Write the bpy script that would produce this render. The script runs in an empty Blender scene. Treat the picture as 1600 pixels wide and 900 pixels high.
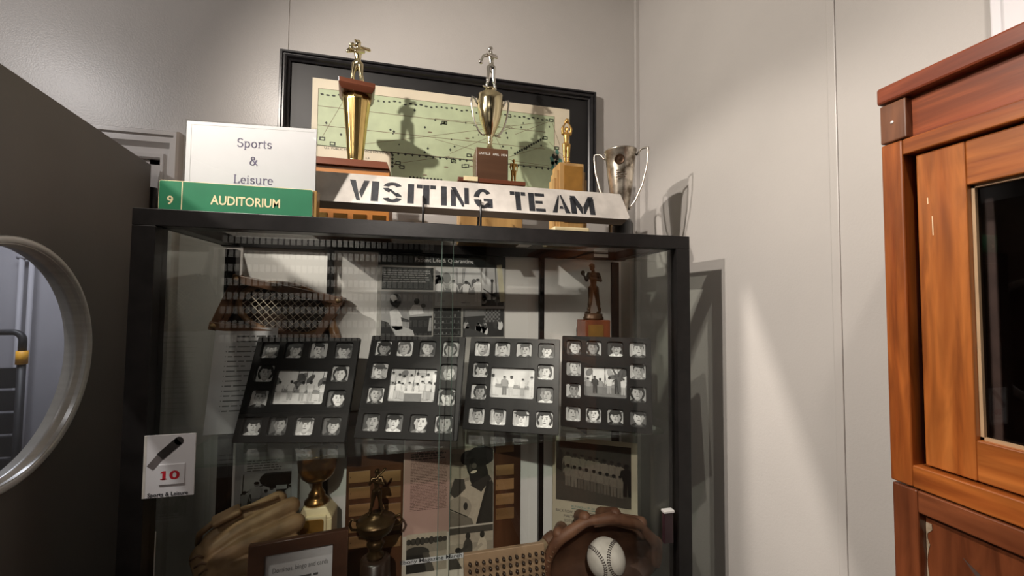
import bpy, math, random
from mathutils import Vector, Matrix
C = bpy.context.scene.collection
SC = bpy.context.scene
PI = math.pi
H = 1.69                      # eye height: builders below count heights from the camera, roots add H

# ------------------------------------------------------------------ camera
F_PX, YAW, PITCH, ROLL = 603.06, 0.22111, 0.03908, 0.00867
def cam_axes():
    cy, sy, cp, sp = math.cos(YAW), math.sin(YAW), math.cos(PITCH), math.sin(PITCH)
    fw = Vector((sy*cp, cy*cp, sp)); rt = Vector((cy, -sy, 0)); up = rt.cross(fw)
    cr, sr = math.cos(ROLL), math.sin(ROLL)
    return rt*cr + up*sr, up*cr - rt*sr, fw
RT, UP, FW = cam_axes()
cd = bpy.data.cameras.new('camera'); cam = bpy.data.objects.new('camera', cd); C.objects.link(cam)
cd.sensor_width = 36; cd.lens = F_PX/1600*36; cd.clip_start = 0.02; cd.clip_end = 60
m = Matrix.Identity(4)
for i in range(3):
    m[i][0], m[i][1], m[i][2] = RT[i], UP[i], -FW[i]
m[2][3] = H
cam.matrix_world = m
SC.camera = cam

# ------------------------------------------------------------------ colour management, world, lamps
SC.view_settings.view_transform = 'Standard'
SC.view_settings.look = 'None'
SC.view_settings.exposure = 0.42
SC.view_settings.gamma = 1.0
SC.view_settings.use_curve_mapping = False
SC.cycles.use_denoising = True
SC.cycles.transparent_max_bounces = 48
SC.cycles.max_bounces = 12
SC.cycles.caustics_reflective = True
wd = bpy.data.worlds.new('world'); SC.world = wd; wd.use_nodes = True
wd.node_tree.nodes['Background'].inputs[0].default_value = (.5, .5, .55, 1)
wd.node_tree.nodes['Background'].inputs[1].default_value = 0.05

def spot(name, loc, target, watts, size_deg, blend, radius, col):
    l = bpy.data.lights.new(name, 'SPOT'); l.energy = watts; l.spot_size = math.radians(size_deg)
    l.spot_blend = blend; l.shadow_soft_size = radius; l.color = col
    o = bpy.data.objects.new(name, l); C.objects.link(o)
    o.location = (loc[0], loc[1], loc[2]+H)
    d = Vector(target) - Vector(loc)
    o.rotation_euler = d.to_track_quat('-Z', 'Y').to_euler()
    return o
WARM = (1.0, .905, .81)
LA, LB, LC, LW = (-1.094, .385, .762), (-.633, .378, .86), (.343, .084, .858), (.02, .05, .95)
spot('track_or_fill_spot', LB, (.50, .85, .15), 42, 128, 1.0, .016, WARM)
spot('track_or_fill_spot', LA, (LA[0]+.80, LA[1]+.20, LA[2]-.56), 44, 55, .35, .016, WARM)
spot('track_or_fill_spot', LC, (.68, .42, -.50), 10, 80, 1.0, .018, WARM)
spot('wedge_helper_spot', LW, (.698, .60, -.33), 62, 50, .2, .0025, WARM)  # unseen lamp added to imitate the wedge reflected off the case glass
spot('track_or_fill_spot', (-.9, -1.5, .98), (-1.2, -2.6, 0.05), 75, 90, .8, .05, WARM)  # added behind the camera so the cards show up in the glass
spot('track_or_fill_spot', (-1.45, .35, .87), (-.74, 1.17, .58), 13, 84, 1.0, .02, (1, .95, .93))  # added by eye to brighten the left wall
spot('track_or_fill_spot', (-.25, -.9, .96), (.13, .88, -.23), 105, 25, .7, .02, WARM)  # added by eye to brighten the framed photos inside the case
def area(name, loc, size, watts, col):
    l = bpy.data.lights.new(name, 'AREA'); l.shape = 'RECTANGLE'; l.size, l.size_y = size; l.energy = watts; l.color = col
    o = bpy.data.objects.new(name, l); C.objects.link(o); o.location = (loc[0], loc[1], loc[2]+H)
    return o
area('room_fill_light', (-.4, -1.2, 1.03), (1.2, .6), 4, (1, .93, .86))  # unseen fill, added to lift the overall brightness
area('hall_fill_light', (-2.0, 2.2, 1.03), (1.2, .3), 16, (.95, .95, 1.0))  # unseen fill, added to light the hall behind the porthole

# ------------------------------------------------------------------ materials
def lin(c):
    c = c/255.0
    return c/12.92 if c <= .04045 else ((c+.055)/1.055)**2.4
def rgb(r, g, b): return (lin(r), lin(g), lin(b), 1)
MATS = {}
def pbr(name, col, rough=.5, metal=0, var=.12, scale=30, bump=0, bscale=None, coat=0, spec=.5, stretch=(1,1,1), col2=None, contrast=(.35,.65), dirt=None):
    if name in MATS: return MATS[name]
    mt = bpy.data.materials.new(name); mt.use_nodes = True; nt = mt.node_tree; N = nt.nodes; L = nt.links
    b = N['Principled BSDF']
    b.inputs['Roughness'].default_value = rough; b.inputs['Metallic'].default_value = metal
    b.inputs['Specular IOR Level'].default_value = spec
    b.inputs['Coat Weight'].default_value = coat; b.inputs['Coat Roughness'].default_value = .12
    tc = N.new('ShaderNodeTexCoord'); mp = N.new('ShaderNodeMapping'); mp.inputs['Scale'].default_value = stretch
    L.new(tc.outputs['Object'], mp.inputs['Vector'])
    n = N.new('ShaderNodeTexNoise'); n.inputs['Scale'].default_value = scale; n.inputs['Detail'].default_value = 5
    L.new(mp.outputs['Vector'], n.inputs['Vector'])
    r = N.new('ShaderNodeValToRGB'); r.color_ramp.elements[0].position, r.color_ramp.elements[1].position = contrast
    c2 = col2 or tuple(min(1, v*(1+var)) for v in col[:3])+(1,)
    c1 = col if col2 else tuple(v*(1-var) for v in col[:3])+(1,)
    r.color_ramp.elements[0].color = c1; r.color_ramp.elements[1].color = c2
    L.new(n.outputs['Fac'], r.inputs['Fac']); L.new(r.outputs['Color'], b.inputs['Base Color'])
    if bump:
        n2 = N.new('ShaderNodeTexNoise'); n2.inputs['Scale'].default_value = bscale or scale*3; n2.inputs['Detail'].default_value = 4
        L.new(mp.outputs['Vector'], n2.inputs['Vector'])
        bp = N.new('ShaderNodeBump'); bp.inputs['Strength'].default_value = bump; bp.inputs['Distance'].default_value = .002
        L.new(n2.outputs['Fac'], bp.inputs['Height']); L.new(bp.outputs['Normal'], b.inputs['Normal'])
    MATS[name] = mt
    return mt
def wood(name, dark, light, axis='z', rough=.35, scale=9, coat=.2, ring=14):
    """long grain along one axis"""
    if name in MATS: return MATS[name]
    st = {'x': (.06, 1, 1), 'y': (1, .06, 1), 'z': (1, 1, .06)}[axis]
    mt = pbr(name, dark, rough, col2=light, scale=scale*4, stretch=st, bump=.12, bscale=160, coat=coat, contrast=(.30, .72))
    nt = mt.node_tree; N = nt.nodes; L = nt.links
    tc = [n for n in N if n.type == 'TEX_COORD'][0]
    mp = N.new('ShaderNodeMapping'); mp.inputs['Scale'].default_value = {'x': (.12, 1, 1), 'y': (1, .12, 1), 'z': (1, 1, .12)}[axis]
    nz = N.new('ShaderNodeTexNoise'); nz.inputs['Scale'].default_value = ring; nz.inputs['Detail'].default_value = 3; nz.inputs['Distortion'].default_value = 1.2
    L.new(tc.outputs['Object'], mp.inputs['Vector']); L.new(mp.outputs['Vector'], nz.inputs['Vector'])
    rp = N.new('ShaderNodeValToRGB'); rp.color_ramp.elements[0].position = .35; rp.color_ramp.elements[1].position = .66
    rp.color_ramp.elements[0].color = (.62, .58, .55, 1); rp.color_ramp.elements[1].color = (1.08, 1.05, 1.0, 1)
    L.new(nz.outputs['Fac'], rp.inputs['Fac'])
    mx = N.new('ShaderNodeMix'); mx.data_type = 'RGBA'; mx.blend_type = 'MULTIPLY'; mx.inputs[0].default_value = 1
    b = N['Principled BSDF']; src = b.inputs['Base Color'].links[0].from_socket
    L.new(src, mx.inputs[6]); L.new(rp.outputs['Color'], mx.inputs[7]); L.new(mx.outputs[2], b.inputs['Base Color'])
    return mt
def glass(name, tint=(.97, .985, .975), ior=1.5, rough=0.0):
    if name in MATS: return MATS[name]
    mt = bpy.data.materials.new(name); mt.use_nodes = True; nt = mt.node_tree; N = nt.nodes; L = nt.links
    N.remove(N['Principled BSDF'])
    tr = N.new('ShaderNodeBsdfTransparent'); tr.inputs['Color'].default_value = (*tint, 1)
    gl = N.new('ShaderNodeBsdfGlossy'); gl.inputs['Roughness'].default_value = rough
    fr = N.new('ShaderNodeFresnel'); fr.inputs['IOR'].default_value = ior
    geo = N.new('ShaderNodeNewGeometry')
    # a ray leaving the pane meets its back face: feed the true outside normal so both faces reflect alike
    mx = N.new('ShaderNodeMixShader')
    dot = N.new('ShaderNodeVectorMath'); dot.operation = 'DOT_PRODUCT'
    L.new(geo.outputs['Normal'], dot.inputs[0]); L.new(geo.outputs['Incoming'], dot.inputs[1])
    ab = N.new('ShaderNodeMath'); ab.operation = 'ABSOLUTE'; L.new(dot.outputs['Value'], ab.inputs[0])
    om = N.new('ShaderNodeMath'); om.operation = 'SUBTRACT'; om.inputs[0].default_value = 1; L.new(ab.outputs[0], om.inputs[1])
    pw = N.new('ShaderNodeMath'); pw.operation = 'POWER'; pw.inputs[1].default_value = 5; L.new(om.outputs[0], pw.inputs[0])
    ma = N.new('ShaderNodeMath'); ma.operation = 'MULTIPLY_ADD'; ma.inputs[1].default_value = .96; ma.inputs[2].default_value = .04
    L.new(pw.outputs[0], ma.inputs[0])
    L.new(ma.outputs[0], mx.inputs['Fac']); L.new(tr.outputs[0], mx.inputs[1]); L.new(gl.outputs[0], mx.inputs[2])
    N.remove(fr)
    L.new(mx.outputs[0], N['Material Output'].inputs['Surface'])
    MATS[name] = mt
    return mt
def G(v):
    v = int(max(0, min(255, round(v/8.0)*8)))
    return pbr('print_grey_%d' % v, (lin(v),)*3+(1,), .42, var=.05, scale=90)
def T(v):      # warm toned print
    v = int(max(0, min(255, round(v/8.0)*8)))
    return pbr('print_warm_%d' % v, (lin(v), lin(v*.93), lin(v*.83), 1), .5, var=.06, scale=90)

# ------------------------------------------------------------------ geometry helpers
class MB:
    def __init__(s): s.v = []; s.f = []; s.mi = []; s.sm = []; s.mats = []
    def m(s, mat):
        if mat not in s.mats: s.mats.append(mat)
        return s.mats.index(mat)
    def add(s, vs, fs, mat, smooth=False, M=None):
        o = len(s.v); k = s.m(mat)
        for p in vs:
            p = Vector(p); s.v.append(tuple(M @ p) if M is not None else tuple(p))
        for f in fs: s.f.append([o+i for i in f]); s.mi.append(k); s.sm.append(smooth)
        return s
    def box(s, lo, hi, mat, M=None):
        x0, y0, z0 = lo; x1, y1, z1 = hi
        v = [(x0,y0,z0),(x1,y0,z0),(x1,y1,z0),(x0,y1,z0),(x0,y0,z1),(x1,y0,z1),(x1,y1,z1),(x0,y1,z1)]
        return s.add(v, [(0,3,2,1),(4,5,6,7),(0,1,5,4),(1,2,6,5),(2,3,7,6),(3,0,4,7)], mat, False, M)
    def prism(s, pts, y0, y1, mat, M=None, smooth=False):
        """polygon (x,z), counter-clockwise seen from -Y, swept y0 (front) to y1 (back)"""
        n = len(pts)
        v = [(p[0], y0, p[1]) for p in pts]+[(p[0], y1, p[1]) for p in pts]
        f = [tuple(range(n)), tuple(range(2*n-1, n-1, -1))]+[(i, n+i, n+(i+1) % n, (i+1) % n) for i in range(n)]
        return s.add(v, f, mat, smooth, M)
    def frustum(s, lo, hi, lo2, hi2, z0, z1, mat, M=None):
        v = [(lo[0],lo[1],z0),(hi[0],lo[1],z0),(hi[0],hi[1],z0),(lo[0],hi[1],z0),(lo2[0],lo2[1],z1),(hi2[0],lo2[1],z1),(hi2[0],hi2[1],z1),(lo2[0],hi2[1],z1)]
        return s.add(v, [(0,3,2,1),(4,5,6,7),(0,1,5,4),(1,2,6,5),(2,3,7,6),(3,0,4,7)], mat, False, M)
    def lathe(s, prof, mat, segs=40, M=None, smooth=True, flute=None, cap=True):
        v = []; f = []; n = len(prof)
        for (r, z) in prof:
            for k in range(segs):
                a = 2*PI*k/segs
                rr = r*(flute(a) if flute else 1)
                v.append((rr*math.cos(a), rr*math.sin(a), z))
        for i in range(n-1):
            for k in range(segs):
                k2 = (k+1) % segs
                f.append((i*segs+k, i*segs+k2, (i+1)*segs+k2, (i+1)*segs+k))
        if cap:
            f.append(tuple(range(segs-1, -1, -1))); f.append(tuple(range((n-1)*segs, n*segs)))
        return s.add(v, f, mat, smooth, M)
    def tube(s, pts, r, mat, segs=8, M=None, closed=False):
        pts = [Vector(p) for p in pts]; n = len(pts)
        rs = r if isinstance(r, (list, tuple)) else [r]*n
        v = []; f = []; prev = None
        for i, p in enumerate(pts):
            if closed: t = (pts[(i+1) % n]-pts[i-1]).normalized()
            else: t = (pts[min(i+1, n-1)]-pts[max(i-1, 0)]).normalized()
            if prev is None:
                u = t.cross(Vector((0, 0, 1)))
                if u.length < 1e-3: u = t.cross(Vector((0, 1, 0)))
            else: u = prev-t*prev.dot(t)
            u.normalize(); w = t.cross(u); prev = u
            for k in range(segs):
                a = 2*PI*k/segs; v.append(p+u*(rs[i]*math.cos(a))+w*(rs[i]*math.sin(a)))
        for i in range(n if closed else n-1):
            j = (i+1) % n
            for k in range(segs):
                k2 = (k+1) % segs
                f.append((i*segs+k, i*segs+k2, j*segs+k2, j*segs+k))
        if not closed:
            f.append(tuple(range(segs-1, -1, -1))); f.append(tuple(range((n-1)*segs, n*segs)))
        return s.add(v, f, mat, True, M)
    def ellipsoid(s, c, rad, mat, nu=20, nv=12, M=None):
        v = [(c[0], c[1], c[2]-rad[2])]; f = []
        for j in range(1, nv):
            b = -PI/2+PI*j/nv
            for k in range(nu):
                a = 2*PI*k/nu
                v.append((c[0]+rad[0]*math.cos(b)*math.cos(a), c[1]+rad[1]*math.cos(b)*math.sin(a), c[2]+rad[2]*math.sin(b)))
        v.append((c[0], c[1], c[2]+rad[2])); top = len(v)-1
        for k in range(nu):
            k2 = (k+1) % nu
            f.append((0, 1+k2, 1+k))
            for j in range(nv-2): f.append((1+j*nu+k, 1+j*nu+k2, 1+(j+1)*nu+k2, 1+(j+1)*nu+k))
            f.append((1+(nv-2)*nu+k, 1+(nv-2)*nu+k2, top))
        return s.add(v, f, mat, True, M)
    def capsule(s, a, ra, b, rb, mat, segs=10):
        a = Vector(a); b = Vector(b); d = b-a; L = d.length
        if L < 1e-6: return s.ellipsoid(a, (ra,)*3, mat, segs, 8)
        pts = []; rs = []
        t = d/L
        for k in range(4, 0, -1):
            q = PI/2*k/4.3; pts.append(a-t*ra*math.sin(q)); rs.append(ra*math.cos(q))
        pts.append(a); rs.append(ra); pts.append((a+b)/2); rs.append((ra+rb)/2); pts.append(b); rs.append(rb)
        for k in range(1, 5):
            q = PI/2*k/4.3; pts.append(b+t*rb*math.sin(q)); rs.append(rb*math.cos(q))
        return s.tube(pts, rs, mat, segs)
    def build(s, name, parent=None, loc=(0, 0, 0), rot=(0, 0, 0), bevel=0, sub=0, segs=2):
        me = bpy.data.meshes.new(name); me.from_pydata(s.v, [], s.f)
        for mt in s.mats: me.materials.append(mt)
        me.polygons.foreach_set('material_index', s.mi); me.polygons.foreach_set('use_smooth', s.sm)
        me.update()
        return link(name, me, parent, loc, rot, bevel, sub, segs)
def link(name, me, parent=None, loc=(0, 0, 0), rot=(0, 0, 0), bevel=0, sub=0, segs=2):
    o = bpy.data.objects.new(name, me); C.objects.link(o)
    o.rotation_euler = rot
    if parent is not None:
        o.parent = parent; o.location = loc
    else: o.location = (loc[0], loc[1], loc[2]+H)
    if bevel:
        b = o.modifiers.new('Bevel', 'BEVEL'); b.width = bevel; b.segments = segs; b.limit_method = 'ANGLE'; b.angle_limit = math.radians(40)
    if sub:
        q = o.modifiers.new('Subdivision', 'SUBSURF'); q.levels = q.render_levels = sub
    return o
def tag(o, label=None, cat=None, group=None, kind=None):
    if label: o['label'] = label
    if cat: o['category'] = cat
    if group: o['group'] = group
    if kind: o['kind'] = kind
    return o
def thing(name, label, cat, loc, rot=(0, 0, 0), group=None):
    o = bpy.data.objects.new(name, None); C.objects.link(o); o.empty_display_size = .02
    o.location = (loc[0], loc[1], loc[2]+H); o.rotation_euler = rot
    return tag(o, label, cat, group)
def struct(o): o['kind'] = 'structure'; return o
def baked(o):
    """the evaluated mesh of a helper object, the object itself dropped"""
    dg = bpy.context.evaluated_depsgraph_get(); dg.update()
    me = bpy.data.meshes.new_from_object(o.evaluated_get(dg))
    bpy.data.objects.remove(o, do_unlink=True)
    return me
def plate(outer, holes, depth, mat, bevel=0.0):
    """flat plate with holes: outlines in (x,z); front face at y=0, back at y=depth"""
    cu = bpy.data.curves.new('plate', 'CURVE'); cu.dimensions = '2D'; cu.fill_mode = 'BOTH'
    for pts in [outer]+holes:
        sp = cu.splines.new('POLY'); sp.points.add(len(pts)-1); sp.use_cyclic_u = True
        for p, q in zip(sp.points, pts): p.co = (q[0], q[1], 0, 1)
    cu.extrude = depth/2-bevel; cu.bevel_depth = bevel; cu.bevel_resolution = 1; cu.offset = -bevel
    o = bpy.data.objects.new('plate', cu); C.objects.link(o)
    me = baked(o); bpy.data.curves.remove(cu)
    me.transform(Matrix.Translation((0, depth/2, 0)) @ Matrix.Rotation(PI/2, 4, 'X'))
    me.materials.clear(); me.materials.append(mat)
    return me
def rrect(x0, z0, x1, z1, r, n=4):
    out = []
    for cx, cz, a0 in ((x1-r, z0+r, -90), (x1-r, z1-r, 0), (x0+r, z1-r, 90), (x0+r, z0+r, 180)):
        for k in range(n+1):
            a = math.radians(a0+90*k/n); out.append((cx+r*math.cos(a), cz+r*math.sin(a)))
    return out
def circ(cx, cz, r, n=64): return [(cx+r*math.cos(2*PI*k/n), cz+r*math.sin(2*PI*k/n)) for k in range(n)]

TEXT = {}
def text2d(body, bold=0.0):
    key = (body, bold)
    if key not in TEXT:
        cu = bpy.data.curves.new('text', 'FONT'); cu.body = body; cu.size = 1; cu.resolution_u = 3; cu.offset = bold
        o = bpy.data.objects.new('text', cu); C.objects.link(o)
        me = baked(o); bpy.data.curves.remove(cu)
        vs = [(v.co.x, v.co.y) for v in me.vertices]; fs = [tuple(p.vertices) for p in me.polygons]
        bpy.data.meshes.remove(me)
        TEXT[key] = (vs, fs)
    return TEXT[key]

class Art(MB):
    """flat print in the local XZ plane, seen from -Y; each layer lies 0.15 mm in front of the last"""
    E = .00015
    def __init__(s, clip=None): super().__init__(); s.clip = clip
    def poly(s, pts, mat, layer):
        if s.clip:
            x0, z0, x1, z1 = s.clip
            for ax, lim, sg in ((0, x0, 1), (0, x1, -1), (1, z0, 1), (1, z1, -1)):
                out = []
                for i in range(len(pts)):
                    a, b = pts[i-1], pts[i]; ia = (a[ax]-lim)*sg >= 0; ib = (b[ax]-lim)*sg >= 0
                    if ia != ib:
                        t = (lim-a[ax])/(b[ax]-a[ax]); out.append((a[0]+t*(b[0]-a[0]), a[1]+t*(b[1]-a[1])))
                    if ib: out.append(b)
                pts = out
                if len(pts) < 3: return s
        ar = sum(pts[i-1][0]*pts[i][1]-pts[i][0]*pts[i-1][1] for i in range(len(pts)))
        if ar < 0: pts = pts[::-1]
        y = -layer*s.E
        return s.add([(p[0], y, p[1]) for p in pts], [tuple(range(len(pts)))], mat)
    def rect(s, x0, z0, x1, z1, mat, layer): return s.poly([(x0, z0), (x1, z0), (x1, z1), (x0, z1)], mat, layer)
    def ell(s, cx, cz, rx, rz, mat, layer, rot=0, n=18, a0=0, a1=360):
        c, q = math.cos(rot), math.sin(rot); pts = []
        for k in range(n if a1-a0 == 360 else n+1):
            a = math.radians(a0+(a1-a0)*k/n); x, z = rx*math.cos(a), rz*math.sin(a)
            pts.append((cx+x*c-z*q, cz+x*q+z*c))
        return s.poly(pts, mat, layer)
    def line(s, p, q, w, mat, layer):
        d = Vector((q[0]-p[0], q[1]-p[1]))
        if d.length < 1e-7: return s
        d.normalize(); nx, nz = -d.y*w/2, d.x*w/2
        return s.poly([(p[0]-nx, p[1]-nz), (q[0]-nx, q[1]-nz), (q[0]+nx, q[1]+nz), (p[0]+nx, p[1]+nz)], mat, layer)
    def text(s, body, x, z, size, mat, layer, align='C', xs=1.0, bold=0.0, width=None, rot=0):
        vs, fs = text2d(body, bold)
        lo = min(v[0] for v in vs); hi = max(v[0] for v in vs)
        if width: xs = width/((hi-lo)*size)
        ox = {'C': -(lo+hi)/2, 'L': -lo, 'R': -hi}[align]
        c, q = math.cos(rot), math.sin(rot)
        P = []
        for v in vs:
            a, b = (v[0]+ox)*size*xs, v[1]*size
            P.append((x+a*c-b*q, -layer*s.E, z+a*q+b*c))
        return s.add(P, fs, mat)
    def scribble(s, x0, x1, z, dz, n, mat, layer, rnd, hgt=.45, fill=(.75, 1.0), slope=0):
        """rows of words too small to read"""
        for i in range(n):
            x = x0; end = x0+(x1-x0)*rnd.uniform(*fill)
            while x < end:
                w = min(rnd.uniform(.8, 3.2)*dz, end-x); zz = z-i*dz+slope*(x-x0)
                s.poly([(x, zz), (x+w, zz+slope*w), (x+w, zz+slope*w+dz*hgt), (x, zz+dz*hgt)], mat, layer); x += w+dz*.35
        return s

def portrait(a, x0, z0, w, h, rnd, L=1, tone=G, dark=None):
    """a head-and-shoulders print"""
    a.clip = (x0, z0, x0+w, z0+h)
    dk = rnd.random() if dark is None else dark
    bg = rnd.choice((235, 225, 205, 190, 110, 70)); skin = 225-120*max(0, dk-.35)*rnd.uniform(.6, 1.2)
    hair = rnd.choice((30, 40, 55, 90)); cloth = rnd.choice((40, 60, 225, 215, 130))
    cx = x0+w*(.5+rnd.uniform(-.08, .08)); cz = z0+h*(.52+rnd.uniform(-.04, .05)); r = w*.27*rnd.uniform(.95, 1.15)
    tilt = rnd.uniform(-.18, .18); female = rnd.random() < .5
    a.rect(x0, z0, x0+w, z0+h, tone(bg), L)
    a.ell(cx+w*.1, z0+h*.5, w*.6, h*.6, tone(bg*.9+8), L+1)
    if female: a.ell(cx, cz+r*.05, r*1.45, r*1.55, tone(hair), L+2, tilt)
    a.ell(cx, z0-h*.1, w*.52, h*.36, tone(cloth), L+3)
    a.poly([(cx-r*.42, cz-r*.6), (cx+r*.42, cz-r*.6), (cx+r*.5, z0+h*.16), (cx, z0+h*.10), (cx-r*.5, z0+h*.16)], tone(skin*.82), L+4)
    a.poly([(cx-r*.5, z0+h*.2), (cx, z0), (cx+r*.5, z0+h*.2), (cx+r*.7, z0+h*.1), (cx, z0-h*.1), (cx-r*.7, z0+h*.1)], tone(min(250, cloth+60)), L+5)
    if not female: a.ell(cx, cz+r*.38, r*1.08, r*1.02, tone(hair), L+5, tilt)
    for sx in (-1, 1): a.ell(cx+sx*r*.98, cz-r*.05, r*.14, r*.27, tone(skin*.85), L+5)
    a.ell(cx, cz, r*.95, r*1.25, tone(skin), L+6, tilt)
    sd = rnd.choice((-1, 1))
    a.ell(cx+sd*r*.55, cz-r*.1, r*.36, r*.95, tone(skin*.84), L+7, tilt)
    a.ell(cx-sd*r*.2, cz-r*.1, r*.6, r*.95, tone(skin*1.04), L+8, tilt)
    k = rnd.random()
    if k < .25:                                   # hat or cap
        a.ell(cx, cz+r*.78, r*1.5, r*.22, tone(hair*.8), L+11, tilt); a.ell(cx, cz+r*.95, r*1.02, r*.6, tone(hair), L+10, tilt)
    else:
        a.ell(cx-sd*r*.1, cz+r*1.17, r*.98, r*.44, tone(hair), L+10, tilt); a.ell(cx+sd*r*.55, cz+r*.98, r*.5, r*.36, tone(hair*1.15), L+11, tilt+.4*sd)
    for sx in (-1, 1):
        ex = cx+sx*r*.38
        a.rect(ex-r*.2, cz+r*.36, ex+r*.2, cz+r*.44, tone(skin*.4), L+9)
        a.ell(ex, cz+r*.2, r*.17, r*.09, tone(skin*.35), L+9, n=10)
        a.ell(ex+r*.3*0, cz+r*.08, r*.2, r*.06, tone(skin*.8), L+9, n=10)
    a.poly([(cx-r*.06, cz+r*.2), (cx+r*.06, cz+r*.2), (cx+r*.17, cz-r*.25), (cx-r*.12, cz-r*.27)], tone(skin*.88), L+9)
    a.rect(cx-r*.17, cz-r*.3, cx+r*.17, cz-r*.24, tone(skin*.5), L+10)
    a.ell(cx, cz-r*.58, r*.3, r*.09, tone(skin*.5), L+10, n=12)
    if rnd.random() < .4: a.ell(cx, cz-r*.55, r*.22, r*.04, tone(235), L+11, n=10)
    a.clip = None
def standing(a, cx, z0, h, rnd, L, tone=G, suit=None):
    """a small whole figure in a group photograph"""
    s = suit if suit is not None else rnd.choice((235, 225, 215, 60, 150)); sk = rnd.choice((60, 80, 150))
    w = h*.15; u = rnd.uniform(-.03, .03)*h
    a.poly([(cx-w*.8, z0), (cx-w*.1, z0), (cx, z0+h*.45), (cx+w*.2, z0), (cx+w*.9, z0), (cx+w*.8, z0+h*.5), (cx-w*.8, z0+h*.5)], tone(s*rnd.uniform(.75, 1)), L)
    a.poly([(cx-w*.9, z0+h*.46), (cx+w*.9, z0+h*.46), (cx+w*1.15+u, z0+h*.80), (cx+w*.3, z0+h*.86), (cx-w*.3, z0+h*.86), (cx-w*1.15+u, z0+h*.80)], tone(s), L+1)
    for sx in (-1, 1):
        a.line((cx+sx*w*1.1, z0+h*.78), (cx+sx*w*(1.5+rnd.uniform(-.4, .3)), z0+h*(.5+rnd.uniform(-.05, .1))), w*.42, tone(s*.9), L+2)
    a.ell(cx+u, z0+h*.92, w*.52, h*.085, tone(sk), L+2, n=10); a.ell(cx+u, z0+h*.965, w*.56, h*.05, tone(28), L+3, n=10)
def group_photo(a, x0, z0, w, h, rnd, L=1, tone=G, n=7, sky=225, ground=205, rows=1, trees=True, suit=None):
    a.clip = (x0, z0, x0+w, z0+h)
    a.rect(x0, z0, x0+w, z0+h, tone(sky), L); a.rect(x0, z0, x0+w, z0+h*.36, tone(ground), L+1)
    if trees:
        for i in range(7): a.ell(x0+w*rnd.random(), z0+h*rnd.uniform(.5, .85), w*rnd.uniform(.05, .14), h*rnd.uniform(.06, .16), tone(rnd.choice((90, 120, 170))), L+1, rnd.random())
        for i in range(4):
            x = x0+w*rnd.random(); a.line((x, z0+h*.35), (x+w*rnd.uniform(-.05, .05), z0+h), w*.012, tone(60), L+2)
    a.poly([(x0, z0+h*.36), (x0+w, z0+h*.30), (x0+w, z0+h*.42), (x0, z0+h*.48)], tone(140), L+2)
    for rw in range(rows):
        base = z0+h*(.34-.24*rw/max(1, rows-1) if rows > 1 else .12); hh = h*(.5 if rows > 1 else rnd.uniform(.55, .62))
        for i in range(n):
            standing(a, x0+w*(i+.5+rnd.uniform(-.2, .2))/n, base+h*rnd.uniform(-.03, .03), hh*rnd.uniform(.88, 1.08), rnd, L+3+4*rw+(i % 2)*4, tone, suit)
    for i in range(8):
        x = x0+w*rnd.random(); z = z0+h*rnd.uniform(0, .12); a.rect(x, z, x+w*rnd.uniform(.05, .2), z+h*.02, tone(ground*rnd.uniform(.7, 1)), L+2)
    a.clip = None

# ------------------------------------------------------------------ pictures to places: a point on the sight line of pixel (x, y) at a known plane
def ray(x, y): return RT*((x-800)/F_PX)+UP*((450-y)/F_PX)+FW
def at(x, y, Y):
    r = ray(x, y); return r*(Y/r.y)
def onx(x, y, X):
    r = ray(x, y); return r*(X/r.x)
# ------------------------------------------------------------------ the room
FL = -H
YW, XW = 1.17, .698           # back wall and right wall planes
CEIL = 1.06
paint = pbr('grey_wall_paint', (.53, .505, .48, 1), .36, var=.02, scale=6, bump=.16, bscale=260, spec=.5)
trimp = pbr('grey_trim_paint', (.64, .61, .59, 1), .22, var=.03, scale=10, bump=.05, bscale=60)
whitep = pbr('white_gloss_trim', (.80, .79, .82, 1), .3, var=.02, scale=10)
doorp = pbr('dark_grey_door_paint', (.135, .122, .11, 1), .45, var=.04, scale=8, bump=.05, bscale=120)
hallp = pbr('hall_wall_paint', (.40, .39, .42, 1), .6, var=.03, scale=5, bump=.05, bscale=100)
floorm = wood('floor_boards', (.10, .06, .04, 1), (.22, .13, .08, 1), 'y', .4, 3)
ceilm = pbr('ceiling_paint', (.62, .60, .57, 1), .8, var=.03, scale=5)
brushed = pbr('brushed_metal', (.78, .77, .75, 1), .30, .22, var=.06, scale=20, stretch=(1, 1, 8))
black = pbr('black_laminate', (.009, .008, .008, 1), .36, var=.25, scale=40, bump=.03, bscale=200, spec=.32)
blackmetal = pbr('black_metal', (.01, .01, .011, 1), .35, var=.2, scale=40)

def wallbox(name, boxes, mat):
    b = MB()
    for lo, hi in boxes: b.box(lo, hi, mat)
    return struct(b.build(name))
DX0, DX1, DZ = -1.53, -.70, .352     # doorway in the back wall
wallbox('wall_back', [((-2.7, YW, FL), (DX0, YW+.12, CEIL)), ((DX0, YW, DZ), (DX1, YW+.12, CEIL)), ((DX1, YW, FL), (XW+.12, YW+.12, CEIL))], paint)
wallbox('wall_right', [((XW, -2.7, FL), (XW+.12, YW, CEIL))], paint)
wallbox('wall_left', [((-2.82, -2.7, FL), (-2.7, YW+.12, CEIL))], paint)
wallbox('wall_front', [((-2.82, -2.82, FL), (XW+.12, -2.7, CEIL))], paint)
wallbox('floor', [((-3.6, -2.82, FL-.05), (XW+.12, 3.4, FL))], floorm)
wallbox('ceiling', [((-3.6, -2.82, CEIL), (XW+.12, 3.4, CEIL+.05))], ceilm)
wallbox('wall_hall', [((-3.6, 3.0, FL), (XW+.12, 3.12, CEIL)), ((-3.6, YW+.12, FL), (-3.48, 3.0, CEIL)), ((XW, YW+.12, FL), (XW+.12, 3.0, CEIL))], hallp)
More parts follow.
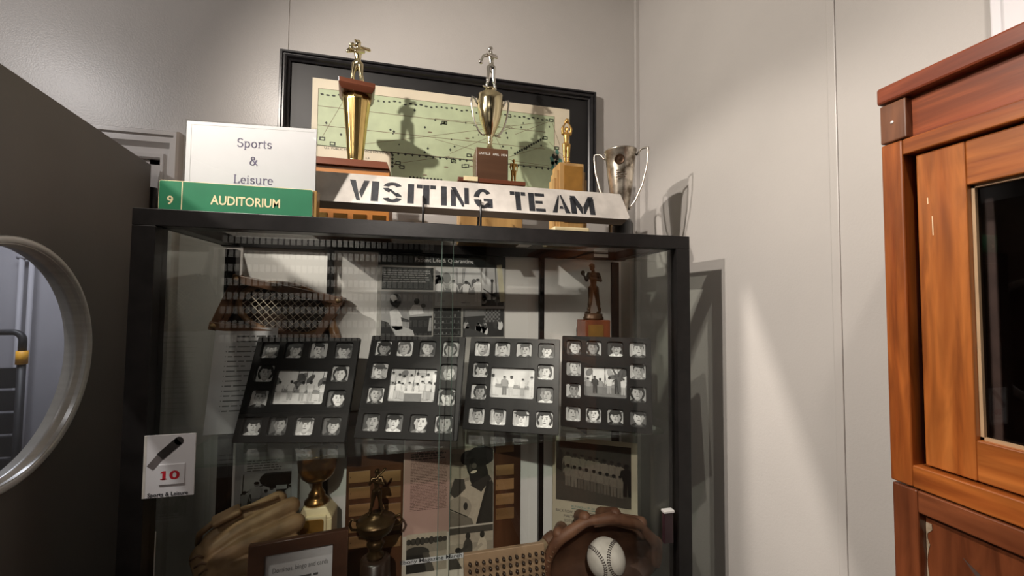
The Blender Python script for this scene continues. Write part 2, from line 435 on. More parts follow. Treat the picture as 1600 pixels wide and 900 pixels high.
# raised strips over the board joints of the two walls
def batten(name, lo, hi): return struct(MB().box(lo, hi, paint).build(name, bevel=.0012))
batten('trim_1', (-.3895, YW-.0018, FL), (-.3865, YW, CEIL))
batten('trim_2', (XW-.013, YW-.012, FL), (XW, YW, CEIL))
batten('trim_3', (XW-.003, .522, FL), (XW, .536, CEIL))
# window casing high on the right wall, beyond the wooden cabinet
b = MB()
b.box((XW-.022, -.35, .18), (XW, .324, .95), whitep)
for y in (.300, .272): b.box((XW-.030, y-.010, .18), (XW-.022, y+.010, .95), whitep)
struct(b.build('trim_4', bevel=.002))
# moulded casing round the doorway
prof = [(0, 0), (0, .012), (.004, .016), (.014, .016), (.016, .010), (.030, .010), (.036, .016), (.042, .022), (.056, .022), (.060, .028), (.070, .028), (.074, .020), (.074, 0)]
def casing(name):
    b = MB(); v = []; f = []
    xi0, xi1, zi = DX0-.002, DX1+.027, DZ+.010
    rings = []
    for (d, t) in prof:
        rings.append([(xi0-d, YW-t, FL), (xi0-d, YW-t, zi+d), (xi1+d*.6, YW-t, zi+d), (xi1+d*.6, YW-t, FL)])
    n = len(prof)
    for r in rings: v += r
    for i in range(n-1):
        for k in range(3): f.append((i*4+k, (i+1)*4+k, (i+1)*4+k+1, i*4+k+1))
    b.add(v, f, trimp)
    # jamb lining and stop
    b.box((DX1, YW-.004, FL), (DX1+.028, YW+.12, zi), trimp)
    b.box((DX0-.02, YW-.004, FL), (DX0, YW+.12, zi), trimp)
    b.box((DX0, YW-.004, zi-.012), (DX1+.028, YW+.12, zi), trimp)
    return struct(b.build(name))
casing('trim_5')
for nm, lo, hi in (('baseboard_back', (DX1+.08, YW-.015, FL), (XW, YW, FL+.12)), ('baseboard_right', (XW-.015, -2.7, FL), (XW, YW-.015, FL+.12))):
    struct(MB().box(lo, hi, whitep).build(nm, bevel=.004))

# ------------------------------------------------------------------ open door with porthole
hx, hy = -.6807, 1.140
dvec = Vector((-.60489+.68074, .69422-1.14, 0)).normalized()          # hinge edge towards the free edge
yaw = math.atan2(dvec.y, dvec.x)
# local frame: x along the leaf from the hinge, y through it (front face y=0 looks into the room), z up
door = thing('door_1', None, None, (hx, hy, 0), (0, 0, yaw)); struct(door)
# local +y must point to the room side: dvec turned +90 deg
TH = .030
cx, cz, rr = .402, -.0977, .1932
hole = circ(cx, cz, rr-.0105, 96)
leaf = plate([(0, FL+.01), (.80, FL+.01), (.80, .3405), (0, .3405)], [hole], TH, doorp, .0015)
leaf.transform(Matrix.Translation((0, -TH, 0)))
o = link('leaf', leaf, door)
M = Matrix.Translation((cx, 0, cz)) @ Matrix.Rotation(-PI/2, 4, 'X')     # lathe z axis -> local +y
ring = MB()
R = rr
ring.lathe([(R-.0125, .0008), (R-.001, .0008), (R, .002), (R-.003, .004), (R-.009, .004), (R-.011, .002), (R-.012, -.010), (R-.0155, -.0115), (R-.0155, -.0185), (R-.012, -.020), (R-.0115, -TH-.002), (R-.009, -TH-.004), (R, -TH-.004), (R, -TH-.0008), (R-.0110, -TH-.0008), (R-.0112, -.010), (R-.0125, .0008)], brushed, 96, M, cap=False)
ro = ring.build('porthole_ring', door)
g = MB(); g.lathe([(R-.0150, -.0165), (R-.0150, -.0135)], glass('porthole_glass', (.93, .95, .97)), 96, M, smooth=False)
g.build('porthole_pane', door)
hb = MB()
for z in (.24, -.75, -1.45):
    hb.tube([(-.008, .004, z-.045), (-.008, .004, z+.045)], .007, blackmetal, 12)
    hb.box((-.006, -.030, z-.045), (.0005, .002, z+.045), blackmetal)
hb.build('hinge', door)
# ------------------------------------------------------------------ hand truck in the hall, seen through the porthole
ht_at = at(45, 560, 2.62)
blackp = pbr('hand_truck_black', (.018, .018, .022, 1), .5, var=.2, scale=20)
yel = pbr('yellow_grip', (.85, .42, .03, 1), .5, var=.1, scale=30)
rub = pbr('black_rubber', (.012, .012, .012, 1), .8, var=.2, scale=30)
ht = thing('hand_truck', 'black hand truck with yellow grips, seen through the round door window', 'hand truck', (ht_at.x-.23, 2.62, FL))
def zz(y): return at(40, y, 2.62).z-FL
zt = zz(519); zg0, zg1 = zz(568), zz(549)
t = MB()
for s in (-1, 1): t.tube([(s*.20, 0, .16), (s*.20, 0, zg0)], .017, blackp, 10)
t.build('frame', ht)
t = MB(); pts = [(-.20, 0, zg1)]
for k in range(7):
    a = PI-PI/2*k/6; pts.append((-.155+.045*math.cos(a), 0, zt-.045+.045*math.sin(a)))
for k in range(7):
    a = PI/2-PI/2*k/6; pts.append((.155+.045*math.cos(a), 0, zt-.045+.045*math.sin(a)))
pts.append((.20, 0, zg1)); t.tube(pts, .016, blackp, 10); t.build('loop_handle', ht)
for s in (-1, 1):
    t = MB(); t.tube([(s*.20, 0, zg0-.003), (s*.20, 0, zg1+.003)], .023, yel, 12); tag(t.build('grip', ht), 'yellow grip')
for k in range(9):
    z = zg0-.02-k*.12
    if z < .2: break
    t = MB(); t.box((-.195, -.012, z-.108), (.195, .006, z), blackp); t.build('cross_slat', ht, bevel=.004)
t = MB(); t.box((-.19, -.30, .02), (.19, .02, .035), blackp); t.build('toe_plate', ht, bevel=.003)
t = MB(); t.tube([(-.24, .03, .125), (.24, .03, .125)], .012, blackp, 10); t.build('axle', ht)
for s in (-1, 1):
    t = MB(); t.lathe([(.06, -.025), (.105, -.028), (.125, -.018), (.125, .018), (.105, .028), (.06, .025)], rub, 28, Matrix.Translation((s*.255, .03, .125)) @ Matrix.Rotation(PI/2, 4, 'Y')); t.build('wheel', ht)
# pipes on the hall wall
pp = MB()
p0 = at(32, 440, 2.96)
for dx in (0, .05): pp.tube([(p0.x+dx, 2.962, FL+.01), (p0.x+dx, 2.962, at(32, 402, 2.96)  .z)], .012, hallp, 12)
pp.tube([(p0.x-.02, 2.962, at(32, 402, 2.96).z), (p0.x+.07, 2.962, at(32, 402, 2.96).z)], .014, hallp, 12)
tag(pp.build('wall_pipe'), 'pale painted twin pipe climbing the hall wall behind the hand truck', 'pipe')

# ------------------------------------------------------------------ wall of portrait cards opposite, met only as a reflection in the case
bw = thing('portrait_board', 'near-black board widened for dark reflections, with rows of small white portrait cards, opposite the case', 'display board', (-1.05, -2.684, .11))
bd = MB(); bd.box((-1.62, -.012, -1.2), (1.70, .012, .90), pbr('dark_reflection_board', (.010, .010, .010, 1), .7, spec=.2)); bd.build('board', bw)  # widened and blackened so the glass reflects dark around the cards
cw = MB(); wm = pbr('card_white', (.85, .85, .82, 1), .5, var=.1, scale=40)
for r in range(8):
    for c in range(42): cw.box((-1.14+c*.0545, .012, .52-r*.137-.07), (-1.14+c*.0545+.040, .014, .52-r*.137), wm)
tag(cw.build('portrait_cards', bw), 'rows of white portrait cards', kind='stuff')
# ------------------------------------------------------------------ the glass display case
CX0, CX1, CF, CB, CT = -.478, .582, .760, 1.080, .154
BOT = FL+.0
clear = glass('case_glass', (.965, .975, .965))
clearside = glass('side_glass', (.80, .82, .80))
whiteboard = pbr('white_back_board', (.74, .72, .70, 1), .4, var=.02, scale=8)
case = thing('display_case', 'tall black framed glass display case full of trophies and photographs', 'display case', (0, 0, FL))
def cz_(z): return z-FL
def part(name, mb, **k): return mb.build(name, case, **k)
P = .034
for (x, y, nm) in ((CX0, CF, 'corner_post'), (CX1-P, CF, 'corner_post'), (CX0+.005, CB-P*.7, 'corner_post'), (CX1-P-.006, CB-P*.7, 'corner_post')):
    yy1 = y+P if y == CF else CB
    part(nm, MB().box((x, y, 0), (x+(P if y == CF else .024), yy1, cz_(CT-.029)), black), bevel=.001)
tr = MB()
tr.box((CX0, CF, cz_(CT-.029)), (CX1, CF+P, cz_(CT)), black)
tr.box((CX0, CB-P, cz_(CT-.024)), (CX1, CB, cz_(CT)), black)
tr.box((CX0, CF+P, cz_(CT-.022)), (CX0+.034, CB-P, cz_(CT)), black)
tr.box((CX1-.034, CF+P, cz_(CT-.022)), (CX1, CB-P, cz_(CT)), black)
part('top_frame', tr, bevel=.001)
part('top_pane', MB().box((CX0+.034, CF+P, cz_(CT-.006)), (CX1-.034, CB-P, cz_(CT-.0005)), clear))
bs = MB(); bs.box((CX0, CF, 0), (CX1, CB, .09), black); part('base', bs, bevel=.002)
for i, x in enumerate((-.2415, .316)):
    part('back_bar', MB().box((x, CB-.034, .09), (x+.0135, CB-.020, cz_(CT-.024)), black))
for x0, x1 in ((CX0+.042, -.2415), (-.228, .316), (.3295, CX1-.030)):
    part('back_board', MB().box((x0, CB-.020, .09), (x1, CB-.016, cz_(CT-.024)), whiteboard))
part('front_pane', MB().box((CX0+P, .7785, .09), (.053, .7825, cz_(CT-.029)), clear))
part('front_pane', MB().box((.032, .7705, .09), (CX1-P, .7745, cz_(CT-.029)), clear))
part('side_pane', MB().box((CX0+.006, CF+P, .09), (CX0+.010, CB-.024, cz_(CT-.022)), clearside))
part('side_pane', MB().box((CX1-.010, CF+P, .09), (CX1-.006, CB-.024, cz_(CT-.022)), clearside))
edge_green = pbr('glass_edge_green', (.07, .10, .085, 1), .2, var=.1)
for x, y in ((.0533, .7785), (.0305, .7705)):
    part('pane_edge', MB().box((x, y, .09), (x+.0012, y+.004, cz_(CT-.029)), edge_green))
SH = -.292
SH2 = -.690
def shelf(z, y0):
    sm = glass('shelf_glass', (.90, .95, .92))
    me = plate(rrect(CX0+.036, y0, CX1-.036, CB-.036, .012), [], .005, sm, 0)
    for v in me.vertices: v.co = (v.co.x, v.co.z, cz_(z)-.005+v.co.y)
    me.flip_normals()
    return link('glass_shelf', me, case)
shelf(SH, .800); shelf(SH2, .800)
pins = []
for z in (SH-.005, SH2-.005):
    for x in (CX0+.030, CX1-.046):
        for y in (.85, 1.0):
            part('shelf_peg', MB().box((x, y, cz_(z)-.008), (x+.016, y+.012, cz_(z)), pbr('peg_metal', (.6, .6, .6, 1), .3, .9)), bevel=.001)
# hanging shelf clip and the finger pull of the right pane
clipp = at(905, 690, .90)
part('shelf_clip', MB().prism([(-.020, 0), (.022, 0), (.020, -.026)], 0, .012, blackmetal, Matrix.Translation((clipp.x, .90, cz_(SH-.0052)))))
hp, hq = at(1036, 800, .765), at(1051, 850, .765)
pl = MB()
pl.box((hp.x, .760, cz_(hq.z)+.005), (hq.x-.001, .7700, cz_(hp.z)), pbr('pull_plastic', (.03, .012, .016, 1), .3))
tag(part('finger_pull', pl, bevel=.0015), 'dark plastic finger pull')
pc = MB(); pc.box((hp.x-.002, .757, cz_(hp.z)), (hq.x, .7700, cz_(hp.z)+.005), brushed)
part('pull_cap', pc, bevel=.001)

stk = pbr('sticker_white', (.75, .70, .66, 1), .5, var=.05)
p, q = at(928, 402, CB-P), at(950, 407, CB-P)
tag(part('sticker', MB().box((p.x, CB-P-.0006, cz_(CT-.017)), (q.x, CB-P-.0001, cz_(CT-.008)), stk)), 'pale sticker')
p = at(823, 387, .93)
tag(part('tag_sticker', MB().box((p.x-.016, .90, cz_(CT-.0068)), (p.x+.016, .98, cz_(CT-.0062)), stk)), 'white tag under the top pane')
# narrow white cards standing against the left side pane
cardm = pbr('white_card', (.80, .80, .82, 1), .5, var=.03, scale=20)
a0, a1 = at(238, 402, .80), at(234, 545, .80)
b = MB(); b.prism([(-.0035, 0), (.0035, 0), (.0035, a0.z-SH+.004), (-.0035, a0.z-SH)], 0, .004, cardm)
tag(b.build('card_strip', None, (a0.x+.006, .812, SH+.0002)), 'narrow white card strip standing on the glass shelf by the left post', 'card')
a0 = at(224, 843, .80)
b = MB(); b.prism([(-.0035, 0), (.0035, 0), (.0035, a0.z-SH2+.004), (-.0035, a0.z-SH2)], 0, .004, cardm)
tag(b.build('card_strip', None, (a0.x+.006, .812, SH2+.0002)), 'narrow white card strip standing below the number ten card', 'card')
# ------------------------------------------------------------------ figures cast in metal
def human(J, name, extra=(), cap=False, hair=True, voxel=.0085, bare=False):
    """one continuous figure of unit height; J gives the joints that the pose moves"""
    mt = None
    j = dict(pelvis=(0, 0, .52), waist=(0, 0, .60), chest=(0, 0, .735), neck=(0, 0, .835), head=(0, 0, .925),
             shL=(-.10, 0, .79), shR=(.10, 0, .79), hipL=(-.052, 0, .50), hipR=(.052, 0, .50),
             face=(0, -1, 0))
    j.update(J); V = {k: Vector(v) for k, v in j.items()}
    b = MB(); m0 = black
    cap_ = lambda a, ra, c, rc: b.capsule(V[a] if isinstance(a, str) else a, ra, V[c] if isinstance(c, str) else c, rc, m0, 12)
    cap_('hipL', .062, 'hipR', .062); cap_('pelvis', .070, 'waist', .060); cap_('waist', .060, 'chest', .080)
    cap_('shL', .042, 'shR', .042); cap_('chest', .080, (V['shL']+V['shR'])/2, .052); cap_('neck', .034, 'head', .034)
    cap_((V['shL']+V['shR'])/2, .045, 'neck', .034)
    f = V['face'].normalized(); up = Vector((0, 0, 1)); sd = f.cross(up).normalized()
    h = V['head']
    hm = Matrix((tuple(sd), tuple(-f), (0, 0, 1))).transposed().to_4x4(); hm.translation = h
    b.ellipsoid((0, 0, 0), (.050, .060, .068), m0, 16, 10, hm)
    b.ellipsoid((0, -.020, -.038), (.034, .036, .034), m0, 12, 8, hm)
    b.ellipsoid((0, -.062, -.010), (.011, .016, .019), m0, 10, 6, hm)
    b.ellipsoid((0, -.053, -.038), (.017, .010, .008), m0, 10, 6, hm)
    for s in (-1, 1):
        b.ellipsoid((s*.051, .006, -.006), (.010, .014, .020), m0, 8, 6, hm)
        b.ellipsoid((s*.022, -.050, .014), (.018, .012, .008), m0, 8, 6, hm)
    if cap:
        b.ellipsoid((0, .004, .035), (.056, .064, .045), m0, 16, 8, hm); b.ellipsoid((0, -.062, .028), (.042, .048, .010), m0, 14, 6, hm)
    elif hair: b.ellipsoid((0, .012, .022), (.054, .060, .054), m0, 16, 8, hm)
    for s in 'LR':
        cap_('sh'+s, .043, 'el'+s, .031); cap_('el'+s, .031, 'wr'+s, .021)
        d = (V['wr'+s]-V['el'+s]).normalized(); w = V['wr'+s]
        b.capsule(w, .022, w+d*.035, .024, m0, 8)
        n1 = d.cross(Vector((0, 1, .3))).normalized()
        for q in range(4):
            c = w+d*.045+n1*(q-1.5)*.013; b.capsule(c, .009, c+d*(.026-.004*abs(q-1.3))+Vector((0, -.012, 0)), .007, m0, 6)
        b.capsule(w+d*.015+n1*.02, .009, w+d*.035+n1*.036, .007, m0, 6)
        cap_('hip'+s, .062, 'kn'+s, .042); cap_('kn'+s, .042, (V['kn'+s]*.62+V['an'+s]*.38), .043); cap_('kn'+s, .040, 'an'+s, .026)
        t = Vector(j.get('toe'+s, V['an'+s]+f*.095-up*.02))
        a = V['an'+s]; b.capsule(a-up*.016-(t-a)*.25, .025, Vector((t.x, t.y, a.z-.018)), .021, m0, 8)
        if not bare: b.capsule(a+up*.05, .037, a+up*.012, .031, m0, 8)
    for e in extra:
        if e[0] == 'cap': b.capsule(e[1], e[2], e[3], e[4], m0, 12)
        else: b.ellipsoid(e[1], e[2], m0, 16, 10)
    o = b.build(name+'_cage')
    r = o.modifiers.new('r', 'REMESH'); r.mode = 'VOXEL'; r.voxel_size = voxel; r.use_smooth_shade = True
    s = o.modifiers.new('s', 'SMOOTH'); s.factor = .5; s.iterations = 2
    me = baked(o)
    return me
def figure(me, name, mat, height, parent, loc, rotz=0):
    me.transform(Matrix.Scale(height, 4)); me.materials.clear(); me.materials.append(mat)
    me.polygons.foreach_set('material_index', [0]*len(me.polygons))
    me.name = name
    return link(name, me, parent, loc, (0, 0, rotz))

gold = pbr('gold_plate', (.83, .60, .24, 1), .17, 1, var=.10, scale=25)
paleg = pbr('pale_gold_plate', (.80, .70, .44, 1), .14, 1, var=.08, scale=25)
silver = pbr('silver_plate', (.78, .76, .70, 1), .16, 1, var=.08, scale=25)
oldgold = pbr('dull_gold_cast', (.55, .33, .10, 1), .38, .85, var=.2, scale=40)
tarnish = pbr('tarnished_silver', (.10, .075, .05, 1), .30, .9, col2=(.62, .56, .47, 1), scale=34, contrast=(.36, .60), bump=.05, bscale=200)
handlem = pbr('worn_silver', (.60, .55, .48, 1), .3, .95, var=.2, scale=60)
bronze = pbr('brown_bronze', (.065, .035, .018, 1), .42, .6, var=.35, scale=40)
redwood = wood('red_trophy_wood', (.115, .036, .020, 1), (.21, .072, .038, 1), 'x', .3, 6)
orangew = wood('orange_trophy_wood', (.30, .115, .025, 1), (.52, .22, .05, 1), 'x', .35, 6)
brownw = wood('brown_trophy_wood', (.085, .042, .022, 1), (.145, .075, .042, 1), 'x', .35, 6)
tanw = wood('tan_trophy_wood', (.42, .24, .085, 1), (.62, .40, .16, 1), 'z', .4, 6)
cream = pbr('cream_enamel', (.80, .68, .42, 1), .4, var=.08, scale=20)
plaqm = pbr('brass_plaque', (.42, .21, .045, 1), .35, .5, var=.12, scale=30)
ink = pbr('dark_ink', (.02, .02, .025, 1), .6, var=.1)
white_ink = pbr('white_ink', (.80, .78, .72, 1), .6, var=.05)
paper = pbr('white_paper', (.57, .565, .585, 1), .55, var=.02, scale=12)
acryl = glass('clear_acrylic', (.97, .975, .97), 1.49)

# ------------------------------------------------------------------ framed map on the back wall
fx0, fx1, fz0, fz1 = -.401, .536, .28, .693
fm = thing('framed_map', 'large black framed map of a hospital site hanging behind the trophies', 'framed map', (0, YW, 0))
mould = pbr('black_frame_paint', (.016, .015, .017, 1), .3, var=.3, scale=50, bump=.05, bscale=150)
matb = pbr('black_mat_board', (.011, .0105, .011, 1), .5, var=.4, scale=9)
b = MB(); v = []; f = []
pr = [(0, 0), (0, .020), (.003, .026), (.008, .026), (.010, .021), (.013, .021), (.015, .026), (.019, .024), (.022, .017), (.026, .014), (.026, 0)]
for d, t in pr: v += [(fx0+d, -t, fz0+d), (fx1-d, -t, fz0+d), (fx1-d, -t, fz1-d), (fx0+d, -t, fz1-d)]
for i in range(len(pr)-1):
    for k in range(4): f.append((i*4+k, i*4+(k+1) % 4, (i+1)*4+(k+1) % 4, (i+1)*4+k))
b.add(v, f, mould); b.build('frame', fm)
b = MB(); b.box((fx0+.02, -.008, fz0+.02), (fx1-.02, -.001, fz1-.02), matb); b.build('mat', fm)
mapcream = pbr('map_cream', (.74, .66, .50, 1), .55, var=.05, scale=14)
mapgreen = pbr('map_green', (.50, .58, .37, 1), .55, var=.07, scale=20)
mapink = pbr('map_ink', (.03, .035, .025, 1), .6)
mapline = pbr('map_line', (.22, .17, .11, 1), .6)
maptree = pbr('map_tree', (.10, .30, .24, 1), .6, var=.3, scale=60)
def W(x, y): p = at(x, y, YW-.009); return (p.x, p.z)
c2 = lambda x, y: W(430+x/2.8125, 40+y/2.8125)
c3 = lambda x, y: W(680+x/2.647, 40+y/2.647)
mb = Art()
sx0, sx1, sz1 = W(488.5, 124)[0], W(890, 173)[0], .630
mb.rect(sx0, .343, sx1, sz1, mapcream, 1)
gx0, gx1, gz1 = c2(190, 275)[0], c3(493, 380)[0], c2(190, 275)[1]
zmid = c2(190, 525)[1]; xbox = c2(510, 550)[0]
mb.rect(gx0, zmid, gx1, gz1, mapgreen, 2); mb.rect(xbox, .350, gx1, zmid, mapgreen, 2)
rnd = random.Random(5)
def ml(p, q, w=.0011, mt=mapline): mb.line(p, q, w, mt, 4)
for y in (352, 437, 525): ml((gx0, c2(190, y)[1]), (gx1-.03, c2(190, y)[1]-.004), .0016)
ml((gx0, gz1), (gx1, gz1)); ml((gx0, gz1), (gx0, zmid)); ml((gx1, gz1), (gx1, .35)); ml((gx0, zmid), (gx1, zmid-.008), .0018, mapink)
for p, q in ((c2(200, 500), c2(300, 330)), (c2(395, 520), c3(440, 400)), (c2(540, 605), c3(60, 540)), (c3(60, 530), c3(320, 420)), (c3(0, 470), c3(330, 560)), (c3(470, 480), c3(590, 600)), (c3(330, 450), c3(490, 390)), (c3(0, 385), c3(310, 415)), (c3(480, 390), c3(515, 495)), (c3(240, 440), c3(300, 560)), (c3(300, 545), c3(450, 500)), (c3(320, 560), c3(470, 580))): ml(p, q)
def diamond(p, r, mt=mapink): mb.poly([(p[0]-r, p[1]), (p[0], p[1]-r*1.2), (p[0]+r, p[1]), (p[0], p[1]+r*1.2)], mt, 5)
def house(p, r=.0075):
    mb.rect(p[0]-r, p[1]-r*.7, p[0]+r, p[1]+r*.7, mapink, 5); mb.rect(p[0]-r*.6, p[1]-r*.35, p[0]+r*.6, p[1]+r*.35, mapgreen, 6)
for p in (c2(207, 497), c2(252, 519), c2(540, 604), c2(557, 622), c2(745, 427), c2(785, 597), c2(830, 618), c3(37, 402), c3(305, 373), c3(455, 465), c3(140, 537), c3(130, 580), c3(503, 507), c3(480, 392), c3(75, 560)): house(p)
for i in range(46):
    t = i/45; p = (gx0+.01+(gx1-gx0-.02)*t, gz1-.012-rnd.uniform(0, .006)); mb.ell(p[0], p[1], rnd.uniform(.003, .0055), .0026, mapink, 5, n=8)
for i in range(26):
    t = i/25; p = (xbox+(gx1-xbox)*t, zmid-.004-.006*t); diamond(p, .0038)
for i in range(4): diamond((xbox+.004, zmid-.01-i*.011), .0042)
for i in range(14): t = i/13; p = c3(330, 530); q = c3(455, 462); diamond((p[0]+(q[0]-p[0])*t, p[1]+(q[1]-p[1])*t), .0044)
for i in range(10): diamond((xbox+.055+i*.010, c2(600, 668)[1]), .004)
for i in range(34):
    diamond((rnd.uniform(gx0, gx1), rnd.uniform(zmid, gz1-.03)), rnd.uniform(.0022, .004))
for i in range(10):
    p = (rnd.uniform(xbox, gx1), rnd.uniform(.37, gz1-.03)); mb.ell(p[0], p[1], .007, .0022, mapline, 5, n=8)
for i in range(16):
    p = c3(500+rnd.uniform(-18, 18), 560+rnd.uniform(-45, 45)); mb.ell(p[0], p[1], .006, .009, maptree if rnd.random() < .7 else mapink, 5+i % 3, rnd.random(), n=10)
q0, q1 = c2(215, 552), c2(500, 566)
mb.text('U.S. PUBLIC HEALTH SERVICE HOSPITAL', (q0[0]+q1[0])/2, q1[1], .0085, mapink, 4, width=q1[0]-q0[0])
mb.text('CARVILLE  LA', (q0[0]+q1[0])/2+.005, c2(350, 580)[1]-.001, .0075, mapink, 4, width=.06)
mb.build('map_sheet', fm, (0, -.0085, 0))

# ------------------------------------------------------------------ gold column trophy with batter
gx, gy = -.1745, 1.005
t = thing('batter_trophy', 'gold fluted column trophy topped by a gold batter in front of the map', 'trophy', (gx, gy, CT))
k = 1.005/1.03
def gz(z): return z*k-CT
b = MB(); b.frustum((-.088, -.045), (.088, .045), (-.086, -.043), (.086, .043), 0, gz(.326), orangew); b.build('base', t, bevel=.0015)
b = MB()
for i in range(4): b.box((-.080+i*.043, -.0456, .018), (-.050+i*.043, -.0448, .052), gold)
b.box((-.05, -.0458, .085), (.05, -.0448, .125), gold)
tag(b.build('name_plates', t), 'small gold name plates')
b = MB(); b.frustum((-.086, -.052), (.086, .052), (-.079, -.045), (.079, .045), gz(.326), gz(.345), redwood); b.build('base_plate', t, bevel=.001)
zc0, zc1 = gz(.346), gz(.520)
fl = lambda a: 1-.05*abs(math.sin(a*6))
b = MB(); b.lathe([(.021, zc0), (.022, zc0+.006), (.018, zc0+.008)]+[(.0185+(.034-.0185)*(i/10)**1.15, zc0+.010+(zc1-zc0-.010)*i/10) for i in range(11)], gold, 72, flute=fl); b.build('column', t)
b = MB(); b.frustum((-.034, -.034), (.034, .034), (-.041, -.041), (.041, .041), zc1, zc1+.012, redwood)
b.box((-.041, -.041, zc1+.012), (.041, .041, zc1+.024), redwood); b.build('platform', t, rot=(0, 0, math.radians(10)), bevel=.0012)
zf = zc1+.024
J = dict(elL=(-.19, -.05, .72), wrL=(-.115, -.06, .84), elR=(-.02, -.12, .70), wrR=(-.10, -.085, .80), knL=(-.085, -.02, .27), anL=(-.10, .02, .05), knR=(.075, -.02, .27), anR=(.115, .02, .05), face=(-.55, -1, 0), toeL=(-.16, -.06, .03), toeR=(.10, -.09, .03), head=(.0, 0, .935))
me = human(J, 'gold_batter', [('cap', Vector((-.14, -.075, .865)), .017, Vector((.20, .10, .90)), .036)], cap=True)
tag(figure(me, 'batter_figure', paleg, .122, t, (0, 0, zf)), 'gold batter with the bat behind the head')

# ------------------------------------------------------------------ silver cup trophy
sx, sy = .163, 1.015; k = sy/1.03
t = thing('cup_trophy', 'two handled silver cup trophy on a brown box with a pitcher figure on top', 'trophy', (sx, sy, CT))
def sz_(z): return z*k-CT
b = MB(); b.box((-.082, -.045, 0), (.082, .045, sz_(.310)), tanw); b.build('lower_box', t, bevel=.002)
b = MB(); b.box((-.088, -.052, sz_(.310)), (.088, .052, sz_(.321)), redwood); b.build('tier_plate', t, bevel=.0015)
b = MB(); b.box((-.074, -.0535, sz_(.312)), (-.038, -.052, sz_(.3235)), cream); tag(b.build('name_plate', t), 'cream name plate')
b = MB(); b.box((-.041, -.036, sz_(.321)), (.044, .036, sz_(.409)), brownw); b.build('upper_box', t, bevel=.002)
a = Art(); a.text('CARVILLE', -.019, sz_(.390), .0085, white_ink, 1, width=.030); a.text('APRIL', .011, sz_(.390), .0085, white_ink, 1, width=.017); a.text('1974', .033, sz_(.390), .0085, white_ink, 1, width=.015)
tag(a.build('inscription', t, (0, -.0362, 0)), 'white lettering on the box')
b = MB()
zb, zr = sz_(.411), sz_(.566)
hh = zr-zb
pf = [(.017, 0), (.017, .004), (.011, .010), (.0065, .020), (.006, .028), (.009, .034), (.0065, .038), (.012, .048), (.020, .066), (.028, .088), (.0335, .115), (.0345, .135), (.036, hh), (.0345, hh+.001), (.028, hh+.006), (.018, hh+.010), (.010, hh+.012), (.010, hh+.016), (.014, hh+.018), (.014, hh+.022)]
b.lathe([(r, zb+z) for r, z in pf], paleg, 48); b.build('cup', t)
for s in (-1, 1):
    b = MB(); pts = []
    for (x, z) in ((.033, .128), (.038, .136), (.043, .146), (.049, .148), (.051, .138), (.0495, .120), (.046, .098), (.039, .074), (.030, .056), (.022, .048), (.013, .047)): pts.append((s*x, 0, zb+z))
    b.tube(pts, .0028, silver, 8); b.build('handle', t)
J = dict(elL=(-.20, -.05, .72), wrL=(-.24, -.06, .60), elR=(.11, -.10, .70), wrR=(-.08, -.16, .70), knL=(-.07, -.02, .27), anL=(-.10, .0, .05), knR=(.06, .02, .28), anR=(.095, .04, .05), face=(-1, -.5, -.15), chest=(-.015, 0, .735), head=(-.03, 0, .93))
me = human(J, 'pitcher', [('ell', (-.255, -.085, .565), (.055, .045, .06))])
tag(figure(me, 'pitcher_figure', silver, .118, t, (.002, 0, zr+.022)), 'silver pitcher with glove at the waist')

# small standing figure on the same brown tier: a thing of its own
t2 = thing('small_figure', 'tiny dull gold standing figure beside the silver cup', 'figurine', (sx+.064, sy-.012, sy/1.03*.321))
J = dict(elL=(-.14, -.02, .68), wrL=(-.12, -.06, .56), elR=(.14, -.02, .68), wrR=(.12, -.06, .56), knL=(-.055, 0, .27), anL=(-.06, 0, .05), knR=(.055, 0, .27), anR=(.06, 0, .05))
b = MB(); b.lathe([(.011, 0), (.011, .003), (.008, .005)], oldgold, 24); b.build('base', t2)
figure(human(J, 'tiny'), 'body', oldgold, .068, t2, (0, 0, .004))

# ------------------------------------------------------------------ basketball trophy
bx, by = .375, .985
t = thing('basketball_trophy', 'tan stepped trophy with a dull gold figure raising a basketball', 'trophy', (bx, by, CT))
def bz(z): return z*by/.98-CT
b = MB()
b.frustum((-.060, -.040), (.060, .040), (-.056, -.036), (.056, .036), 0, .030, cream); b.box((-.050, -.034, .030), (.050, .034, .048), cream); b.build('foot', t, bevel=.004, segs=3)
b = MB()
b.box((-.034, -.030, .048), (.034, .030, bz(.372)), tanw); b.build('block', t, bevel=.001)
for s in (-1, 1):
    b = MB(); b.box((s*.034-(.006 if s > 0 else 0)*0-(.006 if s < 0 else 0), -.026, .048), (s*.034+(.006 if s > 0 else 0), .026, bz(.352)), tanw)
    b.box((s*.040-(.006 if s < 0 else 0), -.022, .048), (s*.040+(.006 if s > 0 else 0), .022, bz(.332)), tanw); b.build('side_step', t, bevel=.0006)
b = MB(); b.box((-.022, -.0315, .060), (.029, -.0302, bz(.364)), plaqm); tag(b.build('plaque', t), 'brass plaque')
b = MB(); b.lathe([(.016, 0), (.016, .004), (.013, .008)], oldgold, 28, Matrix.Translation((-.004, 0, bz(.372)))); b.build('disc', t)
J = dict(elL=(-.125, -.03, .93), wrL=(-.055, -.03, 1.06), elR=(.125, -.03, .93), wrR=(.055, -.03, 1.06), knL=(-.05, 0, .27), anL=(-.045, 0, .05), knR=(.05, 0, .27), anR=(.045, 0, .05), shL=(-.10, 0, .80), shR=(.10, 0, .80), head=(0, -.01, .92))
me = human(J, 'basketballer', [('ell', (0, -.04, 1.135), (.062, .062, .062))])
tag(figure(me, 'player_figure', oldgold, .104, t, (-.004, 0, bz(.372)+.008)), 'dull gold player holding a ball overhead')

